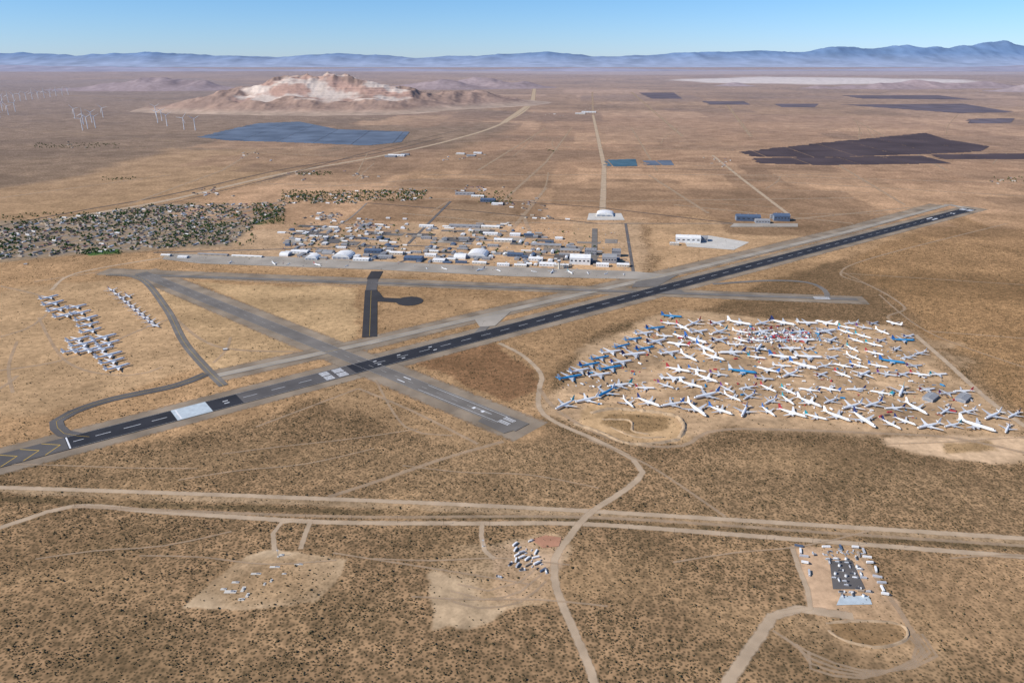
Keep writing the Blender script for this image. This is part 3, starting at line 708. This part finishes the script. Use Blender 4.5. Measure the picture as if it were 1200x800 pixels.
# control tower
ct=MB(); ct.cyl((0,0,0),(0,0,24),4,3.4,'cream_wall',8); ct.cyl((0,0,24),(0,0,25),6,6.4,'grey_wall',8); ct.cyl((0,0,25.01),(0,0,29),5,6,'window_glass',8); ct.cyl((0,0,29.01),(0,0,30),6.6,6.2,'white_roof',8); ct.cyl((0,0,30),(0,0,35),.15,.1,'steel',5)
put('control_tower',ct.mesh('control_tower'),(*W(655,315),0))
HP=[]
for i in range(-30,40):
    for j in range(-60,60):
        for s in(-1,1):
            for q in range(4):
                a=i*95+14+q*21.5; b=j*62+s*17
                x,y=town_pt(a+random.uniform(-3,3),b+random.uniform(-3,3))
                if (inpoly(x,y,TOWN)) and random.random()<.56*(.5+float(fbm(np.array([x/250]),np.array([y/250]),12)[0])) and x>-4200:
                    k=random.random(); me_=random.choice(HS); put('house',me_,(x,y,0),ta+(0 if k<.6 else 1.5708),(random.uniform(.8,1.2),random.uniform(.8,1.2),1)); HP.append((x,y))
for k in range(160):
    x,y=W(random.uniform(332,505),random.uniform(221,240))
    if inpoly(x,y,TOWN2) : put('house',random.choice(HS),(x,y,0),ta+random.choice([0,1.57])); HP.append((x,y))
for u0,v0,n_ in((560,222,14),(420,205,12),(350,205,10),(590,240,10),(545,183,14),(850,190,14),(90,170,6),(300,182,8),(1180,212,8),(640,135,8),(690,130,10),(240,225,16),(380,255,30),(430,265,20),(640,255,10),(620,240,14)):
    for k in range(n_): put('house',random.choice(HS),(*W(u0+random.gauss(0,12),v0+random.gauss(0,3)),0),random.choice([0,1.57])+ta)
# trees: one mass of clumpy crowns
mm('tree_leaf',(.055,.105,.03),.9,.5,.12,spec=.1); mm('tree_leaf_dark',(.032,.065,.02),.9,.4,.12,spec=.1); mm('bark',(.1,.07,.05),.9,.2,.5)
def tree(mb,x,y,h,r_):
    mb.cyl((x,y,0),(x,y,h*.5),.35,.18,'bark',4,False)
    for q in range(random.randint(6,9)):
        a=random.uniform(0,6.28);d=random.uniform(.1,.8)*r_; cx,cy,cz=x+d*math.cos(a),y+d*math.sin(a),h*random.uniform(.4,.85); s=r_*random.uniform(.3,.6)
        pts=[(1,0,0),(0,1,0),(-1,0,0),(0,-1,0),(0,0,1),(0,0,-.8)]; vs_=[(cx+p[0]*s*random.uniform(.6,1.3),cy+p[1]*s*random.uniform(.6,1.3),cz+p[2]*s*random.uniform(.6,1.2)) for p in pts]
        mb.add(vs_,[(0,1,4),(1,2,4),(2,3,4),(3,0,4),(1,0,5),(2,1,5),(3,2,5),(0,3,5)],random.choice(['tree_leaf','tree_leaf','tree_leaf_dark']))
tm=MB()
for x,y in HP:
    for q in range(random.choice([0,1,1,2,3,3])): 
        tree(tm,x+random.uniform(-20,20),y+random.uniform(-20,20),random.uniform(6,12),random.uniform(3,6.5))
for u0,u1,v0,v1,n_ in((330,500,224,236,420),(296,334,240,263,150),(90,145,292,299,60),(40,140,168,174,120),(350,390,202,206,60),(560,600,225,240,60),(0,180,250,262,130),(120,160,208,212,25),(180,300,262,288,160),(640,650,175,180,10),(1160,1200,208,214,20),(340,480,262,296,70),(500,700,272,300,50)):
    for k in range(n_): tree(tm,*W(random.uniform(u0,u1),random.uniform(v0,v1)),random.uniform(6,12),random.uniform(3,6))
for k in range(45):   # parks and tree groves
    u,v=random.uniform(0,320),random.uniform(244,296); x,y=W(u,v)
    if inpoly(x,y,TOWN):
        for q in range(9): tree(tm,x+random.gauss(0,22),y+random.gauss(0,16),random.uniform(8,13),random.uniform(4,7))
tm.obj('town_trees')
# =====================================================  AIRLINERS
for k,c in dict(hull_white=(.84,.84,.82),hull_grey=(.50,.51,.53),hull_blue=(.03,.25,.50),tail_navy=(.02,.035,.13),tail_red=(.40,.04,.05),tail_blue=(.03,.14,.42),tail_teal=(.02,.3,.36),tail_orange=(.6,.2,.03),tail_purple=(.14,.04,.2),wing_grey=(.55,.56,.57),engine_grey=(.42,.42,.44),belly_grey=(.45,.46,.48),tyre=(.03,.03,.03)).items():
    mm(k,c,.45,.06,.3,spec=.4)
def airliner(L,span,neng,body,tail,belly=None,wing='wing_grey',engines=True):
    b=MB(); R_=L*.047; zc=R_+L*.035; n=12
    stn=[(0,.04,-.25),(.012,.35,-.2),(.035,.65,-.1),(.07,.88,-.03),(.12,1,0),(.66,1,0),(.76,.86,.12),(.86,.6,.32),(.95,.32,.52),(1,.1,.66)]
    vs=[];fs=[];k0=b.mi(body)
    for x,r_,dz in stn:
        for i in range(n):
            a=2*math.pi*(i+.5)/n; vs.append((L/2-x*L,R_*r_*math.cos(a),zc+R_*dz+R_*r_*math.sin(a)))
    b.add(vs,[],body)
    kb=b.mi(belly or body); kw=b.mi('window_glass'); kt=b.mi(tail)
    for s in range(len(stn)-1):
        for i in range(n):
            b.f.append([s*n+i,s*n+(i+1)%n,(s+1)*n+(i+1)%n,(s+1)*n+i])
            q=k0
            if i in(7,8,9): q=kb
            if s==2 and i in(1,2,3): q=kw
            if s>=8 and tail not in('hull_white',): q=kt
            b.m.append(q)
    def plate(pts,th,k):
        vs=[(x,y,z+th/2*t) for (x,y,z),t in zip(pts,(1,1,.3,.3))]+[(x,y,z-th/2*t) for (x,y,z),t in zip(pts,(1,1,.3,.3))]
        b.add(vs,[(0,1,2,3),(7,6,5,4),(0,4,5,1),(1,5,6,2),(2,6,7,3),(3,7,4,0)],k)
    for s in(-1,1):
        zr=zc-R_*.45; hs=span/2
        plate([(L*.14,s*R_*.5,zr),(-L*.09,s*R_*.5,zr),(-L*.075,s*hs*.36,zr+hs*.03),(L*.035,s*hs*.36,zr+hs*.03)],L*.014,wing)
        plate([(L*.035,s*hs*.36,zr+hs*.03),(-L*.075,s*hs*.36,zr+hs*.03),(-L*.155,s*hs,zr+hs*.1),(-L*.115,s*hs,zr+hs*.1)],L*.01,wing)
        plate([(-L*.38,s*R_*.3,zc+R_*.5),(-L*.47,s*R_*.3,zc+R_*.5),(-L*.51,s*span*.18,zc+R_*.75),(-L*.47,s*span*.18,zc+R_*.75)],L*.008,body)
        if engines:
            pos=[.33] if neng==2 else ([.3,.6] if neng==4 else ([.33] if neng==3 else []))
            for f in pos:
                ex=L*.07-(f-.3)*L*.28; r_=R_*(.5 if neng!=4 else .42); ey=s*hs*f; ez=zr+hs*f*.1-r_*1.15
                b.cyl((ex+L*.05,ey,ez),(ex-L*.035,ey,ez),r_,r_*.7,'engine_grey' if body!='hull_blue' else body,10)
                b.cyl((ex+L*.052,ey,ez),(ex+L*.05,ey,ez),r_*.8,r_*.8,'tyre',10)
                plate([(ex+L*.02,ey-.2,ez+r_),(ex-L*.05,ey-.2,ez+r_),(ex-L*.05,ey+.2,ez+r_*1.2),(ex+L*.0,ey+.2,ez+r_*1.2)],R_*.15,wing)
            if neng==0: b.cyl((-L*.24,s*R_*1.35,zc+R_*.4),(-L*.36,s*R_*1.35,zc+R_*.4),R_*.42,R_*.32,'engine_grey',10)
        b.cyl((-L*.03,s*R_*.9,zr),(-L*.03,s*R_*.9,.6),.3,.25,'steel',5)
        for dx in(-.9,.9): b.cyl((-L*.03+dx,s*R_*.9-.5,.62),(-L*.03+dx,s*R_*.9+.5,.62),.62,.62,'tyre',8)
    b.cyl((L*.4,0,zc-R_*.9),(L*.4,0,.5),.22,.2,'steel',5); b.cyl((L*.4,-.5,.5),(L*.4,.5,.5),.5,.5,'tyre',8)
    zt=zc+R_*.75; hf=L*.165; th=L*.006
    vs=[(-L*.33,0,zt),(-L*.48,0,zt-R_*.1),(-L*.52,0,zt+hf),(-L*.455,0,zt+hf)]
    b.add([(x,th*t,z) for (x,_,z),t in zip(vs,(1,1,.4,.4))]+[(x,-th*t,z) for (x,_,z),t in zip(vs,(1,1,.4,.4))],[(0,1,2,3),(7,6,5,4),(0,4,5,1),(1,5,6,2),(2,6,7,3),(3,7,4,0)],tail)
    if neng==3: b.cyl((-L*.33,0,zt+R_*.35),(-L*.5,0,zt+R_*.2),R_*.5,R_*.36,tail,10)
    me=b.mesh('airliner'); me['L']=L; return me
LIB={'w':[],'b':[],'n':[]}
for tl in('tail_navy','hull_white','hull_white','tail_teal','hull_white','tail_blue','tail_red'):
    LIB['w'].append(airliner(58,53,2,'hull_white',tl,'belly_grey',wing=random.choice(['wing_grey','hull_white'])))
for tl in('tail_navy','tail_blue','hull_white'):
    LIB['w'].append(airliner(67,60,4,'hull_white',tl,'belly_grey'))
LIB['w'].append(airliner(54,48,3,'hull_white','tail_blue')); LIB['w'].append(airliner(58,53,2,'hull_white','hull_white','belly_grey',engines=False))
for tl in('tail_navy','tail_blue','hull_white','hull_white','tail_teal'):
    LIB['n'].append(airliner(44,38,2,'hull_white',tl)); 
LIB['n'].append(airliner(44,32,0,'hull_white','tail_navy')); LIB['n'].append(airliner(43,38,2,'hull_grey','tail_purple',engines=False)); LIB['n'].append(airliner(44,38,2,'hull_white','tail_red'))
LIB['b']=[airliner(64,58,4,'hull_blue','hull_white','belly_grey',wing='wing_grey'),airliner(54,48,2,'hull_blue','hull_white','hull_white'),airliner(58,52,2,'hull_blue','tail_blue','hull_white')]
DK=[airliner(46,42,4,'hull_grey','tail_navy'),airliner(46,40,2,'hull_grey','tail_navy')]
WH=[airliner(64,58,4,'hull_white','hull_white',wing='hull_white'),airliner(58,52,2,'hull_white','hull_white',wing='hull_white')]
AP=[]
def plane(u,v,kind,du,dv,jit=.18,me=None,sc=1,cf=.34):
    x,y=W(u,v); me=me or random.choice(LIB[kind]); L=me['L']*sc
    if any(math.hypot(x-a,y-b)<cf*(L+c) for a,b,c in AP): return False
    AP.append((x,y,L)); put('parked_airliner',me,(x,y,0),ang(u,v,du,dv)+random.gauss(0,jit),(sc,)*3); return True
for u,v,k in[(787,372,'b'),(870,437,'b'),(1045,425,'b'),(1058,400,'b')]: plane(u,v,k,25,2)
for i,(u,v) in enumerate([(668,444),(679,436),(691,429),(703,421),(716,414),(729,407),(742,399),(755,392),(768,386)]):
    plane(u,v,'b' if i in(0,2,3,5,6,8) else 'w',28,-5,.08)
for i,(u,v) in enumerate([(702,441),(715,433),(728,426),(743,417),(756,410),(769,402)]): plane(u,v,'b' if i in(1,4) else 'w',28,-5,.08)
for i,(u,v) in enumerate([(662,476),(688,470),(710,462)]): plane(u,v,'b' if i==2 else 'w',-20,9,cf=.36)
for u in range(736,1200,4):
    t=(u-740)/450; plane(u,474+t*32+random.uniform(-3,3),random.choice('wwwn'),random.choice([22,22,22,-22]),9+random.uniform(-4,4),.2,cf=.385)
for u in range(820,1190,5):
    t=(u-826)/360; plane(u+8,464+t*24+random.uniform(-3,3),random.choice('wwn'),random.choice([-22,-22,20]),9,.25,cf=.40)
for u in range(720,1150,6): plane(u,455+(u-788)*.02+random.uniform(-3,3),random.choice('wn'),random.choice([22,-22]),random.choice([4,-2,7]),.25,cf=.42)
for v0 in range(380,450,5):
    for u in range(780+int((v0-383)*.1),int(900),6): 
        if random.random()<.8 and not(424<v0<431): plane(u+random.uniform(-4,4),v0,random.choice('wwn'),random.choice([24,24,-24]),random.choice([-6,0,4,9]),.25,cf=.41)
    for u in range(918,int(1062+(v0-383)*.65),6):
        if random.random()<.85: plane(u+random.uniform(-4,4),v0,random.choice('wwnn'),random.choice([24,24,-24]),random.choice([-6,0,5,9]),.25,cf=.41)
# left storage lines
for u,v in[(58,350),(63,357),(69,364),(77,371),(90,361),(95,368),(102,375),(104,382),(107,389),(92,399),(98,405),(104,412),(122,397),(127,404),(88,412),(120,411),(128,418),(132,425),(138,432)]:
    plane(u,v,'n',30,-8,.04,me=random.choice(WH),cf=.22)
for i in range(10): plane(131+i*5.6,341+i*4.6,'n',18,7,.05,me=DK[i%2],cf=.2)
for u,v in[(150,348),(163,362),(144,355)]: plane(u,v,'n',18,7,me=DK[0],cf=.2)
for u in list(range(270,440,17))+list(range(500,740,21)):
    if random.random()<.7: plane(u,308+(u-270)*.03,'n',random.choice([8,-8]),4,.5,sc=random.choice([.45,.6,.9]))
db=MB()
BY=WL([(655,460),(700,420),(780,380),(900,382),(1050,390),(1090,430),(1180,495),(1040,490),(850,480),(700,475)])
kk=0
while kk<1100:
    if random.random()<.4: u,v=random.gauss(915,28),random.gauss(393,6)
    else: u,v=random.uniform(650,1180),random.uniform(378,498)
    x,y=W(u,v)
    if not inpoly(x,y,BY): continue
    kk+=1; k=random.choice(['hull_white','hull_white','wing_grey','tail_red','hull_blue','brown_roof','belly_grey','tan_wall','hull_grey'])
    q=random.random(); a=random.uniform(0,3.14)
    if q<.3: l=random.uniform(4,12); db.cyl((x,y,1.9),(x+l*math.cos(a),y+l*math.sin(a),1.9),1.9,1.7,k,10)
    elif q<.6: db.box(x,y,0,random.uniform(2,6),random.uniform(1,3),random.uniform(.5,2.4),k,rot=a,taper=.8)
    else:
        l=random.uniform(6,14); db.add([(x,y,.8),(x+l*math.cos(a),y+l*math.sin(a),.5),(x+l*math.cos(a+.15),y+l*math.sin(a+.15),.5),(x+3*math.cos(a+1.2),y+3*math.sin(a+1.2),.9)],[(0,1,2,3)],k)
db.obj('aircraft_scrap')
for u,v in((1090,467),(1128,468)): B(u,v,'w',4,.6,.7,.8,.9,name='storage_shed')
# =====================================================  VEHICLES
mm('car_white',(.75,.75,.75),.3,.05,.3,spec=.5);mm('car_dark',(.05,.055,.07),.3,.05,.3,spec=.5);mm('car_red',(.35,.03,.02),.3,.05,.3,spec=.5);mm('car_silver',(.4,.42,.44),.3,.05,.3,spec=.5)
def car(k):
    b=MB(); b.box(0,0,.35,4.6,1.85,.65,k,taper=.96); b.box(-.2,0,1.0,2.6,1.7,.55,'window_glass',k,taper=.78)
    for x in(-1.45,1.45):
        for s in(-1,1): b.cyl((x,s*.95,.34),(x,s*.7,.34),.34,.34,'tyre',8)
    return b.mesh('car')
def truck(k,k2):
    b=MB(); b.box(4.9,0,.7,2.3,2.4,2.2,k,taper=.92); b.box(5.6,0,1.9,1.1,2.2,.7,'window_glass'); b.box(-1.2,0,1.2,9.4,2.5,2.7,k2); b.box(0,0,.75,11.5,1.2,.4,'tyre')
    for x in(-4.6,-3.4,2.8,5):
        for s in(-1,1): b.cyl((x,s*1.2,.5),(x,s*.8,.5),.5,.5,'tyre',8)
    return b.mesh('truck')
CA=[car(k) for k in('car_white','car_dark','car_red','car_silver','car_white')]; TR=[truck('car_white','hull_white'),truck('car_dark','hull_white'),truck('car_white','hull_grey'),truck('car_white','hull_white')]
def tank():
    b=MB(); b.cyl((0,0,0),(0,0,5),2.6,2.6,'hull_white',14); b.cyl((0,0,5),(0,0,5.8),2.6,.4,'grey_roof',14,False); b.cyl((2.75,0,0),(2.75,0,5.4),.12,.12,'steel',4); b.box(0,2.6,4,1.2,.6,.3,'steel'); return b.mesh('storage_tank')
def container(k):
    b=MB(); b.box(0,0,.15,12,2.5,2.6,k)
    for i in range(12):
        for s in(-1,1): b.box(-5.5+i,s*1.28,.3,.35,.08,2.3,k)
    b.box(6.04,-.6,.3,.08,1.1,2.3,'steel'); b.box(6.04,.6,.3,.08,1.1,2.3,'steel'); return b.mesh('shipping_container')
TK=tank(); CN=[container(k) for k in('hull_white','hull_white','hull_grey','blue_metal','tan_wall')]
def skid(k='hull_grey',k2='dark_metal'):
    b=MB(); b.box(0,0,0,9,3,.5,'steel'); b.cyl((-3.5,0,1.8),(2,0,1.8),1.1,1.1,k,10); b.box(3.2,0,.5,2,2.2,2.4,k2); b.cyl((0,.9,2.6),(0,.9,5),.25,.25,'steel',6); b.cyl((-2.5,-1.2,.6),(3,-1.2,.6),.2,.2,'steel',6); return b.mesh('pump_skid')
SK=[skid(),skid('dark_metal','hull_white'),skid('hull_white','grey_wall')]
for r_ in range(5):
    for c_ in range(6):
        if random.random()<.85:
            u=604+c_*6.0+r_*.6+random.uniform(-1.2,1.2); v_=641+c_*2.2+r_*6.0-2+random.uniform(-1,1)
            k=random.random(); me_,nm=(random.choice(TR),'truck') if k<.45 else ((random.choice(CN),'shipping_container') if k<.65 else (random.choice(CA),'parked_car'))
            put(nm,me_,(*W(u,v_),0),ang(u,v_,6,-5)+random.gauss(0,.3),(.92,.92,.95))
for u,v in((598,661),(585,676),(612,668),(640,670),(622,634)): put('pump_skid',random.choice(SK),(*W(u,v),0),random.uniform(0,3))
xx=MB(); patch(xx,[(622,632),(640,627),(658,630),(655,640),(636,642)],'rust_dirt',.7,smooth=True); xx.obj('rust_soil')
# right compound
pd=MB(); patch(pd,[(985,698),(1018,698),(1022,708),(980,709)],'pale_block',.64); patch(pd,[(972,657),(998,656),(1014,690),(976,690)],'grey_asphalt',.6); pd.obj('concrete_pad')
for r_ in range(11):
    for c_ in range(4):
        if random.random()<.75:
            u,v_=970+c_*10.5+r_*1.9+random.uniform(-2,2),655+r_*4.3+random.uniform(-1,1)
            q=random.random()
            if q<.7: put('pump_skid',random.choice(SK),(*W(u,v_),0),ang(u,v_,10,1)+random.choice([0,0,1.57]),(.95,.95,1))
            elif q<.85: put('storage_tank',TK,(*W(u,v_),0),0,(.7,.7,.8))
            else: put('shipping_container',random.choice(CN),(*W(u,v_),0),ang(u,v_,10,1),(.7,.9,1))
for u,v in((936,640),(938,646),(942,652),(944,660),(1012,646),(1020,660),(1028,676),(1034,690),(1003,642),(985,642),(968,641),(948,672),(1006,650),(1016,653),(1026,668),(1033,683),(1038,697)):
    k=random.random(); put(*(('truck',random.choice(TR)) if k<.5 else ('shipping_container',random.choice(CN))),(*W(u,v),0),ang(u,v,3,10)+random.choice([0,1.57])+random.gauss(0,.1))
for k in range(22): put('parked_car',random.choice(CA),(*W(random.uniform(950,1010),random.uniform(643,652)),0),random.uniform(0,3))
# left pad : small concrete slabs, cabinets and a mast
sl=MB()
for u,v,w,h_ in((270,693,16,6),(285,690,5,11),(283,702,8,5),(262,690,8,4),(300,672,14,4),(322,664,14,4),(350,661,12,3),(318,680,3,7),(330,650,7,5),(276,682,10,4),(310,684,3,6),(290,697,4,9),(333,672,6,3)):
    x,y=W(u,v); sl.box(x,y,0,w,h_,.35,'pale_concrete'); sl.box(x+w*.2,y,.352,w*.3,h_*.3,1.4,'grey_wall')
sl.obj('concrete_slab')
ma=MB(); ma.cyl((0,0,0),(0,0,14),.5,.2,'steel',6); ma.box(0,0,10,3,.3,1.6,'white_metal'); ma.box(0,0,0,3,3,.6,'pale_concrete'); ma.cyl((0,0,12),(2.5,0,13),.12,.1,'steel',5)
mam=ma.mesh('antenna_mast')
for u,v in((326,652),(566,640)): put('antenna_mast',mam,(*W(u,v),0))
for k in range(420):
    if k<230: u,v=random.uniform(330,740),random.uniform(268,316)
    else: u,v=random.uniform(0,330),random.uniform(240,300)
    x,y=W(u,v)
    if any(math.hypot(x-a,y-b)<c for a,b,c in PL): continue
    if k<230 or inpoly(x,y,TOWN): put('parked_car',random.choice(CA),(x,y,0),fa+random.choice([0,1.57]),(1.2,1.2,1.2))
put('signal_shed',FL[0],(*W(264,410),0),.4,(.35,.4,.4)); put('signal_shed',FL[0],(*W(30,310),0),.4,(.35,.4,.4))
# =====================================================  WIND TURBINES
mm('turbine_white',(.85,.85,.85),.5,.05,.2)
def turbine(ph):
    b=MB(); b.cyl((0,0,0),(0,0,82),3.0,1.9,'turbine_white',8); b.box(0,1.2,82,4,10,4,'turbine_white',taper=.85); b.cyl((0,-4,84),(0,-6,84),2,.8,'turbine_white',8)
    for k in range(3):
        a=ph+k*2.0944; dx,dz=math.cos(a),math.sin(a); px_,pz=-dz,dx; Lb=48
        P3=[(1,2.0),(8,4.0),(Lb*.6,2.4),(Lb,.8)]; vs=[]
        for l,w in P3: vs+=[(dx*l+px_*w*.3,-5,84+dz*l+pz*w*.3),(dx*l-px_*w*.7,-4.6,84+dz*l-pz*w*.7),(dx*l,-5.5,84+dz*l)]
        fs=[]
        for i in range(3):
            o_=i*3; fs+=[(o_,o_+1,o_+4,o_+3),(o_+1,o_+2,o_+5,o_+4),(o_+2,o_,o_+3,o_+5)]
        b.add(vs,fs,'turbine_white')
    return b.mesh('wind_turbine')
TB=[turbine(p) for p in(.2,.9,1.5,.5)]
tp=[(-4+i*7,122-i*.9) for i in range(13)]+[(0,138),(10,135),(3,130),(18,131),(-8,146),(88,139),(98,146),(103,151),(108,144),(112,150),(121,138),(97,153),(185,144),(190,142),(196,148),(216,152),(229,153),(183,136),(-30,150),(-20,140)]
for u,v in tp:
    put('wind_turbine',random.choice(TB),(*W(u,v),0),random.uniform(.1,.5),(1.3,)*3)
po_=MB(); po_.cyl((0,0,0),(0,0,13),.22,.15,'bark',6); po_.box(0,0,11.6,3,.18,.2,'bark'); po_.box(0,0,10.6,2.4,.16,.2,'bark')
pm=po_.mesh('utility_pole')
for i in range(24): put('utility_pole',pm,(*W(-20+i*54,588+i*2.3+ (i*.35)),0),ang(500,600,10,.5)+1.57)
# =====================================================  LIGHT, SKY, CAMERA
el=math.radians(38); sx_,sy_=-.92,-.3; l_=math.hypot(sx_,sy_)
sd=Vector((sx_/l_*math.cos(el),sy_/l_*math.cos(el),math.sin(el)))
ld=bpy.data.lights.new('sun','SUN'); ld.energy=5; ld.angle=math.radians(.5); ld.color=(1,.94,.85)
lo=bpy.data.objects.new('sun',ld); lo.rotation_euler=sd.to_track_quat('Z','Y').to_euler(); S.collection.objects.link(lo)
w=bpy.data.worlds.new('World'); S.world=w; w.use_nodes=True; N=w.node_tree.nodes;L=w.node_tree.links
sk=N.new('ShaderNodeTexSky'); sk.sky_type='NISHITA'; sk.sun_disc=False; sk.sun_elevation=el; sk.sun_rotation=math.atan2(sx_,sy_); sk.altitude=1500; sk.dust_density=.2; sk.ozone_density=2.5; sk.air_density=1
tc_=N.new('ShaderNodeTexCoord'); sp=N.new('ShaderNodeSeparateXYZ'); L.new(tc_.outputs['Generated'],sp.inputs[0])
mr=N.new('ShaderNodeMapRange'); mr.inputs['From Min'].default_value=0; mr.inputs['From Max'].default_value=.09; L.new(sp.outputs['Z'],mr.inputs['Value'])
cr=N.new('ShaderNodeValToRGB'); cr.color_ramp.elements[0].color=(1.12,1.48,2.3,1); cr.color_ramp.elements[1].color=(.95,1.5,2.1,1); L.new(mr.outputs['Result'],cr.inputs[0])
mu=N.new('ShaderNodeMix'); mu.data_type='RGBA'; mu.blend_type='MULTIPLY'; mu.inputs['Factor'].default_value=1; L.new(sk.outputs[0],mu.inputs['A']); L.new(cr.outputs[0],mu.inputs['B'])
bg=N['Background']; bg.inputs['Strength'].default_value=.062; L.new(mu.outputs['Result'],bg.inputs['Color'])
cd=bpy.data.cameras.new('camera'); cd.lens=36*F/1200; cd.sensor_width=36; cd.clip_start=1; cd.clip_end=500000
co=bpy.data.objects.new('camera',cd); co.location=(0,0,H); co.rotation_euler=(math.pi/2-P,0,0); S.collection.objects.link(co); S.camera=co
S.view_settings.view_transform='Standard'; S.view_settings.look='None'; S.view_settings.exposure=0
